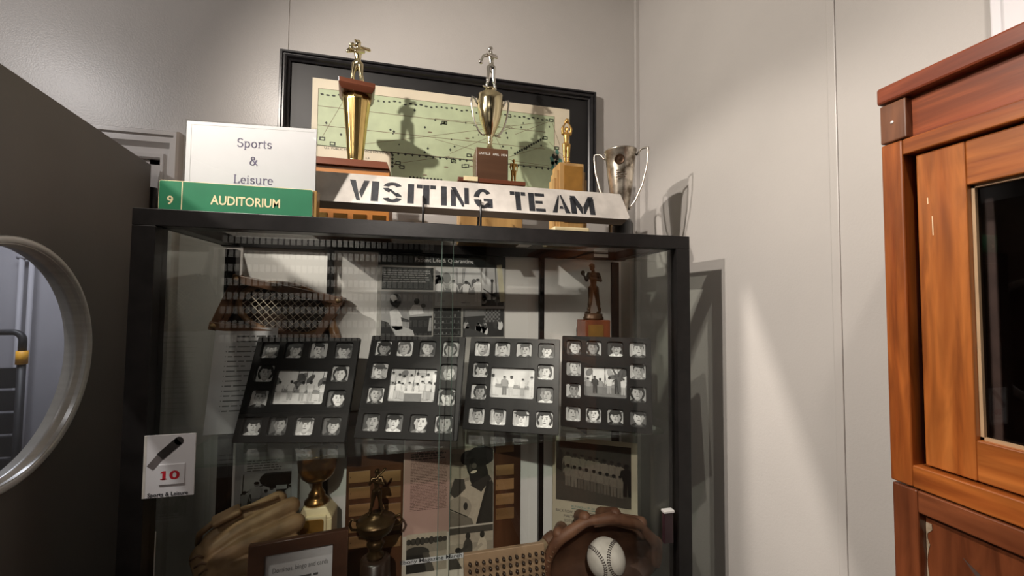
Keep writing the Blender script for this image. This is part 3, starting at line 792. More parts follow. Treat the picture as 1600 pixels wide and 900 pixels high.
# ------------------------------------------------------------------ tarnished loving cup on black base
lx, ly = .4826, .8915
t = thing('loving_cup', 'tarnished silver two handled loving cup on a black base by the corner', 'trophy', (lx, ly, CT), (0, 0, math.radians(-37.6)))
b = MB(); b.lathe([(.033, 0), (.033, .010), (.031, .014), (.030, .050), (.026, .058)], pbr('ebonised_base', (.012, .011, .011, 1), .3), 48); b.build('base', t)
zr = .388-CT
b = MB(); b.lathe([(.020, .058), (.021, .064), (.016, .070), (.017, .078), (.0235, .105), (.030, .150), (.0350, .195), (.0385, zr-.003), (.0408, zr-.001), (.0410, zr+.002), (.0385, zr+.002), (.034, .19), (.024, .11), (.004, .085)], tarnish, 56, cap=False); b.build('bowl', t)
for s in (-1, 1):
    b = MB(); b.tube([(s*.038, 0, zr-.012), (s*.043, 0, zr-.010), (s*.0475, 0, zr-.002), (s*.052, 0, zr+.002), (s*.060, 0, zr+.003), (s*.067, 0, zr+.003), (s*.0675, 0, zr-.008), (s*.064, 0, zr-.045), (s*.053, 0, zr-.090), (s*.036, 0, zr-.128), (s*.022, 0, zr-.146), (s*.0205, 0, zr-.150)], .0026, handlem, 8); b.build('handle', t)
ml_ = math.radians(37.6-26); M = Matrix.Rotation(ml_, 4, 'Z') @ Matrix.Translation((-.004, -.0362, zr-.030)) @ Matrix.Rotation(math.radians(102), 4, 'X')
b = MB(); b.lathe([(.0125, -.003), (.0125, .0018), (.0105, .0024), (.0098, .0012), (.004, .0030)], bronze, 36, M); tag(b.build('medallion', t), 'round bronze medallion')
a = Art(); rnd = random.Random(3)
a.scribble(-.013, .015, -.002, .0062, 4, bronze, 1, rnd, .35, (.7, 1)); a.build('engraving', t, (math.sin(ml_)*.032, -math.cos(ml_)*.0326, zr-.055), (math.radians(-10), 0, ml_))

# ------------------------------------------------------------------ VISITING TEAM board on wire easels
TAU = math.radians(20); BY, BZ = .83, .2015
boardp = pbr('white_board_paint', (.62, .585, .54, 1), .6, var=.12, scale=25, bump=.15, bscale=80)
boardw = wood('weathered_pine', (.16, .12, .09, 1), (.40, .33, .27, 1), 'x', .7, 5, 0)
bd = thing('team_board', 'long white wooden board stencilled in black across the case top', 'sign board', (0, BY, BZ), (-TAU, 0, 0))
bl, bt = .0715, .029
xl, xt, xr = -.250, .462, .474
b = MB()
pts = [(xl, 0), (xr-.012, -.004), (xr, .010), (xt, bl), (xl, bl)]
pts = [(xl, 0), (xr-.006, 0), (xr, .006), (xt, bl), (xl, bl)]
n = len(pts)
v = [(p[0], 0, p[1]) for p in pts]+[(p[0]+(.0 if p[0] < 0 else -.004), bt, p[1]) for p in pts]
for i in (0, 1, 2): v[n+i] = (v[n+i][0]-.006*(i > 0), bt-.012, v[n+i][2]-(.0065 if i < 2 else .006))   # bevelled lower edge
b.add(v, [tuple(range(n))], boardp); b.add(v, [tuple(range(2*n-1, n-1, -1))]+[(i, n+i, n+(i+1) % n, (i+1) % n) for i in range(n)], boardw)
b.build('plank', bd)
def bu(x, y):
    """pixel -> (u, w) on the board's front face"""
    o = Vector((0, BY, BZ)); up = Vector((0, math.sin(TAU), math.cos(TAU))); nr = Vector((0, -math.cos(TAU), math.sin(TAU)))
    r = ray(x, y); p = r*(o.dot(nr)/r.dot(nr)); return p.x, (p-o).dot(up)
st = None; zl, zh = bl*.09, bl*.785; stencil = pbr('stencil_black', (.018, .02, .026, 1), .6, var=.5, scale=60)
def strokes(x0, x1, polys):
    w = x1-x0
    for p in polys: st.poly([(x0+q[0]*w, zl+q[1]*(zh-zl)) for q in p], stencil, 1)
R = lambda a, b_, c, d: [(a, b_), (c, b_), (c, d), (a, d)]
def arcband(cx, cz, rx, rz, tx, tz, a0, a1, n=10):
    o = [(cx+rx*math.cos(math.radians(a0+(a1-a0)*i/n)), cz+rz*math.sin(math.radians(a0+(a1-a0)*i/n))) for i in range(n+1)]
    i_ = [(cx+(rx-tx)*math.cos(math.radians(a0+(a1-a0)*i/n)), cz+(rz-tz)*math.sin(math.radians(a0+(a1-a0)*i/n))) for i in range(n, -1, -1)]
    return o+i_
def quadband(*a):
    p = arcband(*a); n = len(p)//2; return [[p[i], p[i+1], p[-2-i], p[-1-i]] for i in range(n-1)]
GL = {
 'V': [[(0, 1), (.30, 1), (.60, 0), (.42, 0)], [(.72, 1), (1, 1), (.66, .12), (.52, .40)]],
 'I': [R(0, 0, 1, 1)],
 'S': quadband(.5, .74, .5, .27, .30, .16, 20, 168)+quadband(.5, .74, .5, .27, .30, .16, 190, 250)+[[(.30, .60), (.42, .66), (.78, .40), (.62, .36)]]+quadband(.5, .26, .5, .27, .30, .16, -165, -12)+quadband(.5, .26, .5, .27, .30, .16, 5, 62),
 'T': [R(.33, 0, .67, .80), R(0, .80, .30, 1), R(.33, .80, .67, 1), R(.70, .80, 1, 1)],
 'N': [R(0, 0, .28, .86), [(0, 1), (.27, 1), (.72, .20), (.72, 0), (.62, 0)], R(.74, .14, 1, 1)],
 'G': quadband(.5, .5, .5, .52, .29, .17, 35, 172)+quadband(.5, .5, .5, .52, .29, .17, 188, 325)+[R(.72, .02, 1, .36), R(.52, .36, 1, .50)],
 'E': [R(0, 0, .36, 1), R(.40, .82, 1, 1), R(.40, .42, .86, .58), R(.40, 0, 1, .17)],
 'A': [[(0, 0), (.27, 0), (.47, .92), (.42, 1)], [(.50, 1), (.58, 1), (1, 0), (.72, 0)], [(.40, .22), (.64, .22), (.60, .38), (.45, .38)]],
 'M': [R(0, 0, .23, .90), [(0, 1), (.22, 1), (.49, .40), (.49, .02), (.42, .02)], [(.51, .40), (.78, 1), (1, 1), (.58, .02), (.51, .02)], R(.77, 0, 1, .90)]}
for ch, a, c in (('word',)*3, ('V', 545.5, 577), ('I', 580.5, 592), ('S', 598.5, 628.5), ('I', 637, 647), ('T', 651, 681), ('I', 689, 698), ('N', 704.5, 732.5), ('G', 740, 769), ('word',)*3, ('T', 797, 821), ('E', 825.5, 850.5), ('A', 861, 889), ('M', 890.5, 927)):
    if ch == 'word':
        if st: tag(st.build('lettering', bd), 'black stencilled word')
        st = Art(); continue
    ym = 292+(a-545)*.062; strokes(bu(a, ym)[0], bu(c, ym)[0], GL[ch])
tag(st.build('lettering', bd), 'black stencilled word')
ez = thing('wire_easel', 'pair of black wire hooks holding up the stencilled board', 'easel', (0, 0, CT))
for px in (661.5, 750):
    u = bu(px, 310)[0]
    f0 = Vector((u, BY-.004, BZ-CT)); b = MB()
    up = Vector((0, math.sin(TAU), math.cos(TAU))); bk = Vector((0, math.cos(TAU), -math.sin(TAU)))
    fr = Vector((u, BY, BZ-CT))
    pts = [fr+up*.024-bk*.004, fr-bk*.005+up*.004, Vector((u, BY-.006, .006)), Vector((u, BY+.010, .0025)), Vector((u, BY+.060, .0025)), fr+bk*(bt+.006)-up*.004, fr+bk*(bt+.005)+up*.10]
    b.tube(pts, .0024, blackmetal, 8); b.build('hook', ez)
b = MB(); u0, u1 = bu(661.5, 310)[0], bu(750, 310)[0]; b.tube([(u0, BY+.055, .0025), (u1, BY+.055, .0025)], .0024, blackmetal, 8); b.build('crossbar', ez)

# ------------------------------------------------------------------ white Sports & Leisure sign in a clear stand
def pen(a, pts, w, mt, layer, nib=.6, sc=1.0):
    """stroke with a slanted broad nib"""
    for p, q in zip(pts, pts[1:]):
        d = Vector((q[0]-p[0], q[1]-p[1]))
        if d.length < 1e-9: continue
        d.normalize(); k = abs(d.y)*1.0+abs(d.x)*nib
        e = d*(w*.25); a.line((p[0]-e.x, p[1]-e.y), (q[0]+e.x, q[1]+e.y), w*k, mt, layer)
def arcp(cx, cz, rx, rz, a0, a1, n=10): return [(cx+rx*math.cos(math.radians(a0+(a1-a0)*i/n)), cz+rz*math.sin(math.radians(a0+(a1-a0)*i/n))) for i in range(n+1)]
SER = {   # advance, strokes, serifs (x, z, half width)
 'S': (.52, [arcp(.26, .52, .17, .16, 20, 270)+arcp(.26, .18, .19, .18, 90, -160)], [(.42, .60, 0), (.08, .1, 0)]),
 'p': (.54, [[(.12, -.2), (.12, .45)], arcp(.26, .22, .17, .23, 140, -140, 14)], [(.12, -.2, .08), (.09, .45, .05)]),
 'o': (.50, [arcp(.25, .22, .18, .22, 0, 360, 20)], []),
 'r': (.38, [[(.12, 0), (.12, .45)], arcp(.27, .28, .14, .16, 160, 50, 6)], [(.12, 0, .08), (.09, .45, .05)]),
 't': (.33, [[(.14, .58), (.14, .1)], arcp(.22, .08, .08, .08, 180, 300, 5), [(.03, .43), (.28, .43)]], []),
 's': (.40, [arcp(.2, .33, .12, .11, 20, 270)+arcp(.2, .11, .13, .11, 90, -160)], []),
 '&': (.72, [arcp(.28, .54, .12, .12, -60, 240, 12)+[(.60, 0)], [(.22, .44)]+arcp(.25, .17, .17, .17, 130, 330, 12)+[(.56, .40)]], [(.56, .40, .07), (.60, 0, .05)]),
 'L': (.52, [[(.13, 0), (.13, .68)], [(.1, .01), (.44, .01), (.46, .15)]], [(.13, .68, .09), (.08, 0, .05)]),
 'e': (.45, [[(.07, .24), (.38, .24)]+arcp(.23, .22, .16, .22, 8, 310, 14)], []),
 'i': (.27, [[(.13, 0), (.13, .45)], [(.13, .60), (.13, .64)]], [(.13, 0, .08), (.10, .45, .05)]),
 'u': (.54, [[(.11, .45), (.11, .14)]+arcp(.24, .14, .13, .14, 180, 330, 8), [(.41, .45), (.41, 0)]], [(.08, .45, .05), (.38, .45, .05), (.45, 0, .05)])}
def serif(a, body, cx, z, size, mt, layer):
    w = sum(SER[c][0] for c in body)*size; x = cx-w/2
    for c in body:
        adv, sts, ser = SER[c]
        for s_ in sts: pen(a, [(x+p[0]*size, z+p[1]*size) for p in s_], size*.085, mt, layer, .55)
        for (sx_, sz2, hw) in ser:
            if hw: a.line((x+(sx_-hw)*size, z+sz2*size), (x+(sx_+hw)*size, z+sz2*size), size*.045, mt, layer)
        x += adv*size
s0, s1 = at(291, 187, .822), at(497, 195, .803)
yaw = math.atan2(s1.y-s0.y, s1.x-s0.x); w = math.hypot(s1.x-s0.x, s1.y-s0.y); h = s0.z-CT
sg = thing('paper_sign', 'white paper sign in a clear acrylic stand behind the green sign', 'sign', (s0.x, s0.y, CT), (0, 0, yaw))
b = MB(); b.box((0, -.0026, .002), (w, -.0012, h), acryl); b.box((0, .0012, .002), (w, .0026, h), acryl); b.box((0, -.0026, .0005), (w, .020, .0020), acryl); b.build('acrylic_stand', sg)
b = MB(); b.box((.002, -.0009, .003), (w-.002, .0009, h-.002), paper); b.build('paper', sg)
purple = pbr('sign_ink', (.13, .11, .19, 1), .6)
a = Art(); size = .030
def sgp(x, y):
    nr = Vector((math.sin(yaw), -math.cos(yaw), 0)); r = ray(x, y); p = r*(s0.dot(nr)/r.dot(nr)); d = p-s0
    return d.x*math.cos(yaw)+d.y*math.sin(yaw), p.z-CT
for body, px, py in (('Sports', 398, 231), ('&', 397, 258.5), ('Leisure', 396, 287.5)):
    u, z = sgp(px, py); serif(a, body, u, z, .0232, purple, 1); tag(a.build('lettering', sg, (0, -.0010, 0)), 'purple grey serif lettering'); a = Art()
fr_ = .004
for p, q in (((.010, .006), (.010, h-.008)), ((.010, h-.008), (w-.006, h-.008))): a.line(p, q, .0006, G(200), 1)
a.build('border_line', sg, (0, -.0010, 0))

# ------------------------------------------------------------------ green AUDITORIUM sign
g0, g1 = at(251, 285, .768), at(489.5, 296, .763)
yaw = 0; w = g1.x-g0.x; h = .2045-CT
gr = thing('green_sign', 'small green room sign numbered nine on the case front edge', 'sign', (g0.x, .764, CT))
greenm = pbr('green_laminate', (.022, .175, .085, 1), .4, var=.06, scale=20)
goldedge = pbr('cream_engraving', (.78, .66, .40, 1), .5, var=.05)
b = MB(); b.box((0, .0015, 0), (w, .020, h), greenm); b.build('plate', gr, bevel=.002)
b = MB(); b.prism(rrect(0, .0, w, h, .004), 0.0002, .0014, goldedge); b.build('border', gr)
b = MB(); b.prism(rrect(.0011, .0, w-.0013, h-.0011, .003), -.0008, .0001, greenm); b.build('face', gr)
b = MB(); b.box((w, .0015, .0), (w+.006, .022, h-.001), wood('gold_wood_edge', (.30, .17, .04, 1), (.50, .32, .10, 1), 'z', .4)); tag(b.build('end_block', gr, bevel=.001), 'golden wooden end')
a = Art()
def gp(x, y): p = at(x, y, .764); return p.x-g0.x, p.z-CT
u, z = gp(285, 300); a.rect(u-.0007, .001, u+.0007, h-.001, goldedge, 1)
u, z = gp(266, 319); a.text('9', u, z, .0205, goldedge, 1, bold=.018, xs=.95)
u0, z0 = gp(329, 321); u1, z1 = gp(437.5, 323.5); a.text('AUDITORIUM', (u0+u1)/2, (z0+z1)/2, .0225, goldedge, 1, width=u1-u0, bold=.016)
tag(a.build('lettering', gr, (0, -.0009, 0)), 'cream engraved lettering')
# ------------------------------------------------------------------ upper shelf: four multi-photo frames
framem = pbr('black_photo_frame', (.012, .0115, .0115, 1), .36, var=.15, scale=30, bump=.03, bscale=150, spec=.35)
standm = pbr('frame_stand_black', (.012, .012, .012, 1), .6)
def photo_frame(idx, x0, y0, yaw, tilt, w, h, label, seed, gp):
    yaw, tilt = math.radians(yaw), math.radians(tilt)
    t = thing('framed_photo_collage', label, 'picture frame', (x0, y0, SH+.0006), (-tilt, 0, yaw), 'black multi photo frames on the glass shelf')
    rnd = random.Random(seed)
    xs = [(.055, .225), (.285, .455), (.525, .695), (.770, .940)]
    zs = [(.790, .950), (.555, .715), (.315, .475), (.065, .225)]
    wins = [(c, r) for r in range(4) for c in range(4) if r in (0, 3) or c in (0, 3)]
    holes = [rrect(xs[c][0]*w, zs[r][0]*h, xs[c][1]*w, zs[r][1]*h, .005) for c, r in wins]
    cw = (.262*w, .345*h, .735*w, .665*h)
    holes.append(rrect(*cw, .004))
    D = .010
    me = plate(rrect(0, 0, w, h, .003), holes, D, framem, .0009)
    link('frame', me, t)
    b = MB(); b.box((.004, D+.0004, .004), (w-.004, D+.003, h-.004), standm)
    b.build('backing', t)
    # easel strut behind, its foot on the shelf
    hz = h*.62; fy = hz*math.tan(tilt)+.062*1.0
    b = MB(); top = Vector((w/2, D+.003, hz)); dz = -1
    # a point on the shelf plane behind the frame, in frame coordinates
    back = .075; pz = -math.sin(tilt)*back*0
    foot = Vector((w/2, math.cos(tilt)*(back)+0*D, -math.sin(tilt)*(back)*-1*0+math.sin(tilt)*back))
    for s in (-1, 1):
        b.tube([top+Vector((s*.010, 0, 0)), foot+Vector((s*.022, 0, .003))], .0028, standm, 6)
    b.build('strut', t)
    for k, (c, r) in enumerate(wins):
        a = Art(); portrait(a, xs[c][0]*w-.002, zs[r][0]*h-.002, (xs[c][1]-xs[c][0])*w+.004, (zs[r][1]-zs[r][0])*h+.004, rnd)
        a.build('portrait_photo', t, (0, D-.0015, 0))
    a = Art(); gp(a, (cw[0]-.002, cw[1]-.002, cw[2]-cw[0]+.004, cw[3]-cw[1]+.004), rnd); a.build('group_photo', t, (0, D-.0015, 0))
def gp1(a, r, rnd):
    group_photo(a, *r, rnd, n=5, sky=235, ground=228, suit=230)
def gp2(a, r, rnd):
    group_photo(a, *r, rnd, n=8, rows=2, sky=200, ground=190, suit=225)
    a.clip = (r[0], r[1], r[0]+r[2], r[1]+r[3]); a.rect(r[0]+r[2]*.35, r[1], r[0]+r[2]*.7, r[1]+r[3]*.28, G(130), 14); a.rect(r[0]+r[2]*.33, r[1]+r[3]*.26, r[0]+r[2]*.72, r[1]+r[3]*.32, G(235), 15); a.clip = None
def gp3(a, r, rnd):
    group_photo(a, *r, rnd, n=5, sky=215, ground=200, trees=False)
def gp4(a, r, rnd):
    group_photo(a, *r, rnd, n=6, sky=220, ground=120)
    a.clip = (r[0], r[1], r[0]+r[2], r[1]+r[3]); x, z, w, h = r
    a.poly([(x+w*.80, z+h*.2), (x+w*.86, z+h*.2), (x+w*.84, z+h*.6), (x+w*.95, z+h), (x+w*.90, z+h), (x+w*.80, z+h*.68), (x+w*.66, z+h), (x+w*.63, z+h), (x+w*.78, z+h*.55)], G(90), 14); a.clip = None
photo_frame(0, -.383, .910, -10.9, 20.3, .229, .223, 'black photo frame furthest left, slanting, with a bright street group picture', 11, gp1)
photo_frame(1, -.145, .893, -16.6, 21.3, .225, .227, 'second black photo frame from the left, crowd around a table in the middle', 23, gp2)
photo_frame(2, .088, .905, -22.3, 18.1, .221, .216, 'third black photo frame from the left, in front of the dark collage poster', 37, gp3)
photo_frame(3, .319, .880, -27.3, 6.5, .206, .214, 'black photo frame furthest right, under the bronze player, bare tree in its picture', 51, gp4)

# ------------------------------------------------------------------ printed sheet leaning behind the first frame
p0 = at(317, 679, .972); p1 = at(335, 518, 1.008)
shx, shy = p0.x, .972
lean = math.atan2(p1.y-p0.y, p1.z-SH)
t = thing('list_sheet', 'white printed list sheet leaning left of the first photo frame', 'paper', (shx, shy, SH+.0006), (-lean, 0, 0))
hh = .232; ww = .128
b = MB(); b.box((0, 0, 0), (ww, .0012, hh), paper); b.build('sheet', t)
a = Art(); rnd = random.Random(8); gi = G(112)
a.scribble(.045, .125, hh-.022, .008, 1, G(40), 1, rnd, .5, (1, 1)); a.rect(.045, hh-.033, .12, hh-.030, G(30), 1)
a.scribble(.030, .114, hh-.045, .0108, 14, gi, 1, rnd, .24, (.4, 1)); 
for i in range(14): a.ell(.026, hh-.0435-i*.0108, .0012, .0012, gi, 1, n=6)
tag(a.build('print', t), 'grey printed lines')

# ------------------------------------------------------------------ collage poster on the back board
PY = CB-.0205
q0, q1 = at(591, 400, PY), at(790, 408, PY); pz0, pz1 = SH+.0008, q0.z
pw = q1.x-q0.x
t = thing('collage_poster', 'grey poster with photo collage and title bar standing at the case back', 'poster', (q0.x, PY-.004, pz0))
ph = pz1-pz0
b = MB(); b.box((0, 0, 0), (pw, .003, ph), pbr('poster_grey', (.36, .35, .33, 1), .4, var=.03)); b.build('board', t)
def cp(x, y): p = at(560+x/4.5, 340+y/4.5, PY-.004); return p.x-q0.x, p.z-pz0
def cr(x0, y0, x1, y1):
    a_, b_ = cp(x0, y0), cp(x1, y1); c_, d_ = cp(x0, y1), cp(x1, y0); return ((a_[0]+c_[0])/2, (b_[1]+c_[1])/2, (b_[0]+d_[0])/2, (a_[1]+d_[1])/2)
rnd = random.Random(77)
dk = pbr('poster_charcoal', (.022, .025, .024, 1), .4)
a = Art(); r = cr(142, 262, 1050, 345); a.rect(0.001, r[1], pw-.001, r[3], dk, 1)
z = (r[1]+r[3])/2-.005; a.text('Patient Life & Quarantine', cp(612, 0)[0], z, .0155, G(205), 2, width=cp(815, 300)[0]-cp(405, 300)[0])
a.build('title_bar', t)
a = Art(); r = cr(165, 350, 528, 508); a.rect(*r, dk, 1)
a.scribble(r[0]+.004, r[2]-.004, r[3]-.010, .0058, 6, G(150), 2, rnd, .4); a.build('caption_block', t)
def pic(nm, box, fn):
    a = Art(); r = cr(*box); fn(a, (r[0], r[1], r[2]-r[0], r[3]-r[1])); a.clip = None; a.build(nm, t)
def seated(a, r):
    x, z, w, h = r; a.clip = (x, z, x+w, z+h); U = lambda p: (x+p[0]*w, z+p[1]*h); P_ = lambda pts, m_, l: a.poly([U(p) for p in pts], m_, l)
    a.rect(x, z, x+w, z+h, G(150), 1); a.rect(x+w*.55, z, x+w, z+h*.45, G(35), 2); P_([(.5, .42), (1, .45), (1, .52), (.5, .52)], G(170), 3)
    P_([(.16, .55), (.30, .62), (.40, .45), (.42, .15), (.30, .12), (.20, .2)], G(225), 4); P_([(.20, .22), (.40, .22), (.62, .12), (.66, -.02), (.30, -.02)], G(190), 4)
    P_([(0, .35), (.14, .3), (.28, 0), (0, 0)], G(30), 3)
    a.ell(x+w*.27, z+h*.80, w*.11, h*.15, G(40), 5); a.ell(x+w*.24, z+h*.84, w*.06, h*.10, G(225), 6, .6); a.ell(x+w*.29, z+h*.72, w*.06, h*.09, G(55), 6)
    P_([(.38, .42), (.58, .34), (.60, .30), (.40, .32)], G(60), 6)
    P_([(.54, .55), (.62, .70), (.78, .68), (.84, .50), (.56, .46)], G(215), 4); a.ell(x+w*.69, z+h*.78, w*.055, h*.07, G(50), 5)
    a.ell(x+w*.82, z+h*.68, w*.05, h*.05, G(90), 4); P_([(.92, .1), (.99, .1), (.99, .4), (.95, .4)], G(160), 4)
pic('seated_women_photo', (160, 520, 518, 830), seated)
pic('group_photo', (540, 355, 862, 622), lambda a, r: group_photo(a, *r, rnd, n=4, sky=180, ground=190, suit=235))
def yard(a, r):
    x, z, w, h = r; a.clip = (x, z, x+w, z+h); a.rect(x, z, x+w, z+h, G(190), 1); a.rect(x, z, x+w, z+h*.16, G(50), 2)
    a.rect(x+w*.42, z+h*.1, x+w*.5, z+h*.62, G(55), 3); a.ell(x+w*.46, z+h*.66, w*.07, h*.05, G(40), 4); a.line((x+w*.05, z+h*.45), (x+w*.45, z+h*.3), w*.05, G(80), 3)
    for i in range(9): a.ell(x+w*rnd.random(), z+h*rnd.uniform(.1, .35), w*.13, h*.06, G(rnd.choice((70, 110, 150))), 3, rnd.random())
    a.line((x+w*.7, z), (x+w*.6, z+h), w*.05, G(90), 4)
pic('yard_photo', (868, 355, 1022, 622), yard)
def shelves(a, r):
    x, z, w, h = r; a.clip = (x, z, x+w, z+h); a.rect(x, z, x+w, z+h, G(38), 1)
    for i in range(5):
        zc = z+h*(i+.3)/5; a.rect(x, zc, x+w, zc+h*.015, G(110), 2)
        for j in range(7): a.rect(x+w*(j+.2)/7, zc+h*.015, x+w*(j+.2+.5*rnd.random())/7, zc+h*rnd.uniform(.05, .13), G(rnd.choice((60, 90, 130))), 2)
pic('shelf_photo', (526, 635, 722, 835), shelves)
def bar(a, r):
    x, z, w, h = r; a.clip = (x, z, x+w, z+h); a.rect(x, z, x+w, z+h, G(45), 1); a.poly([(x, z+h*.7), (x+w*.5, z+h*.75), (x+w*.55, z+h), (x, z+h)], G(120), 2)
    for i in range(9):
        for j in range(6):
            if (i+j) % 2: a.rect(x+w*(.5+i*.045), z+h*(.52+j*.075), x+w*(.545+i*.045), z+h*(.595+j*.075), G(130), 2)
    for i in range(9):
        cx, cz = x+w*rnd.uniform(.05, .95), z+h*rnd.uniform(.18, .48); a.ell(cx, cz, w*.07, h*.16, G(rnd.choice((225, 60, 170))), 3); a.ell(cx, cz+h*.17, w*.03, h*.06, G(70), 4)
    a.poly([(x, z), (x+w*.7, z), (x+w*.3, z+h*.25), (x, z+h*.3)], G(75), 5)
pic('bar_photo', (735, 640, 1022, 838), bar)
# yellowed strip taped over the poster's right edge
p = at(773.5, 414, PY-.008); q = at(789, 472, PY-.008)
a0 = math.atan2(-(q.x-p.x-.010), p.z-q.z)
b = MB(); b.box((0, 0, 0), (.0145, .0006, p.z-q.z), pbr('yellowed_paper', (.62, .58, .42, 1), .7, var=.1, scale=30))
rnd = random.Random(4)
o = b.build('paper_strip', None, (q.x-.0135, PY-.0062, q.z), (0, -math.radians(6), 0)); tag(o, 'yellowed paper strip over the right edge of the collage poster', 'paper')

# ------------------------------------------------------------------ wooden racket press with a racket clamped in it
pressm = wood('press_wood', (.10, .045, .022, 1), (.19, .095, .05, 1), 'x', .45, 6, .1)
RY = 1.020
def rp(x, y, Y=RY): p = at(200+x/4, 330+y/4, Y); return (p.x, p.z)
tl, tr_, br_, bl_ = rp(690, 425), rp(1320, 560), rp(1180, 800), rp(535, 735)
LB_, RB_ = rp(548, 716), rp(1172, 800)
t = thing('racket_press', 'brown wooden racket press leaning on the case back, corners bolted', 'racket press', (0, RY, 0))
def bar2(b, p, q, w, y0, y1, mt):
    d = Vector((q[0]-p[0], q[1]-p[1])).normalized(); e = d*w*.5; n = Vector((-d.y, d.x))*w/2; p = Vector(p)-e; q = Vector(q)+e
    b.prism([tuple(p-n), tuple(q-n), tuple(q+n), tuple(p+n)], y0, y1, mt)
    return b
for (y0, y1) in ((-.012, 0), (.022, .034)):
    for p, q in ((tl, tr_), (tl, LB_), (tr_, RB_), (LB_, RB_)):
        bar2(MB(), p, q, .019, y0 if p in (tl, LB_) and q in (tr_, RB_) else y0+.0015, y1 if p in (tl, LB_) and q in (tr_, RB_) else y1-.0015, pressm).build('press_bar', t, bevel=.002)
for p in (tl, tr_, LB_, RB_):
    b = MB(); M = Matrix.Translation((p[0], -.012, p[1])) @ Matrix.Rotation(PI/2, 4, 'X')
    b.lathe([(.006, -.046), (.006, .0008), (.0055, .002), (.003, .003), (.003, .007), (.002, .008)], pbr('bolt_brass', (.45, .32, .16, 1), .4, .9), 16, M); b.build('corner_bolt', t)
rk = thing('tennis_racket', 'old wooden tennis racket clamped inside the brown press', 'tennis racket', (0, RY+.011, 0))
ex = Vector((tr_[0]-tl[0], tr_[1]-tl[1])).normalized(); ey = Vector((-ex.y, ex.x))
dirx = (ex*.80-ey*.60).normalized(); diry = Vector((-dirx.y, dirx.x))
mid = Vector(((tl[0]+tr_[0]+LB_[0]+RB_[0])/4, (tl[1]+tr_[1]+LB_[1]+RB_[1])/4))+ex*.012+ey*.006
ra, rb = .104, .060
hm_ = wood('racket_wood', (.16, .075, .03, 1), (.30, .16, .07, 1), 'x', .4, 6)
b = MB(); pts = []
for k in range(48):
    a = 2*PI*k/48; q = mid+ex*(ra*math.cos(a))+ey*(rb*math.sin(a)); pts.append((q.x, 0, q.y))
b.tube(pts, .0075, hm_, 8, closed=True); b.build('head', rk)
stm = pbr('gut_string', (.62, .54, .43, 1), .5, var=.1)
b = MB()
for dv, dn, yy in ((dirx, diry, 0), (diry, dirx, .0006)):
    for i in range(-10, 11):
        o_ = dn*(i*.0120); A = (dv.dot(ex)/ra)**2+(dv.dot(ey)/rb)**2; B_q = 2*(dv.dot(ex)*o_.dot(ex)/ra**2+dv.dot(ey)*o_.dot(ey)/rb**2); Cq = (o_.dot(ex)/ra)**2+(o_.dot(ey)/rb)**2-1
        ds = B_q*B_q-4*A*Cq
        if ds <= 0: continue
        t0, t1 = (-B_q-math.sqrt(ds))/(2*A), (-B_q+math.sqrt(ds))/(2*A); p, q = mid+o_+dv*t0, mid+o_+dv*t1
        b.tube([(p.x, yy, p.y), (q.x, yy, q.y)], .0008, stm, 5)
b.build('strings', rk)
b = MB(); b.prism([tuple(LB_), tuple(RB_), tuple(tr_), tuple(tl)], .0343, .037, pbr('press_panel', (.045, .024, .015, 1), .5, var=.2)); tag(b.build('back_panel', t), 'dark brown back panel')
b = MB()
p0_, p1_ = mid+ex*(ra*.98), mid+ex*(ra+.035)-ey*.09
b.tube([(p0_.x, 0, p0_.y), ((p0_.x+p1_.x)/2+.006, 0, (p0_.y+p1_.y)/2), (p1_.x, 0, max(p1_.y, SH+.02))], [.010, .012, .012], hm_, 10)
b.build('throat', rk)

# ------------------------------------------------------------------ bronze player on a wooden block
zx = at(927, 498, .985)
bb = at(908, 500, .985); be = at(946, 503, .985)
t = thing('bronze_player_trophy', 'brown bronze ball player on a red wooden block at the case right', 'trophy', ((bb.x+be.x)/2, .985, SH+.0006))
bh = bb.z-SH
b = MB(); w = (be.x-bb.x)/2; b.box((-w, -.030, 0), (w, .030, bh), wood('block_wood', (.12, .03, .012, 1), (.22, .062, .025, 1), 'z', .35, 6)); b.build('block', t, bevel=.002)
p = at(911, 511, .955)
b = MB(); b.box((-w*.78, -.0312, bh-.105), (w*.42, -.0302, bh-.012), pbr('dull_brass', (.26, .14, .035, 1), .4, .5)); tag(b.build('plaque', t), 'dull brass plaque')
b = MB(); b.lathe([(w*.78, 0), (w*.80, .006), (w*.70, .010), (w*.72, .016), (w*.55, .018)], bronze, 36, Matrix.Translation((0, 0, bh)) @ Matrix.Scale(.8, 4, (0, 1, 0))); b.build('round_foot', t)
fh = at(917, 413, .985).z-at(917, 491, .985).z
J = dict(elL=(-.17, -.06, .66), wrL=(-.24, -.10, .75), elR=(.13, -.06, .66), wrR=(-.10, -.13, .70), knL=(-.075, -.02, .27), anL=(-.10, .0, .05), knR=(.085, -.01, .28), anR=(.145, .03, .05), face=(-.8, -.6, 0), chest=(0, 0, .735), head=(-.035, -.01, .93), toeL=(-.18, -.03, .03))
me = human(J, 'bronze_player', [('ell', (-.27, -.11, .80), (.045, .04, .052))], cap=True)
tag(figure(me, 'player_figure', bronze, fh/.99, t, (0, 0, bh+.016)), 'brown bronze player with hands raised')
# ------------------------------------------------------------------ lower shelf
LZ = SH2+.0006
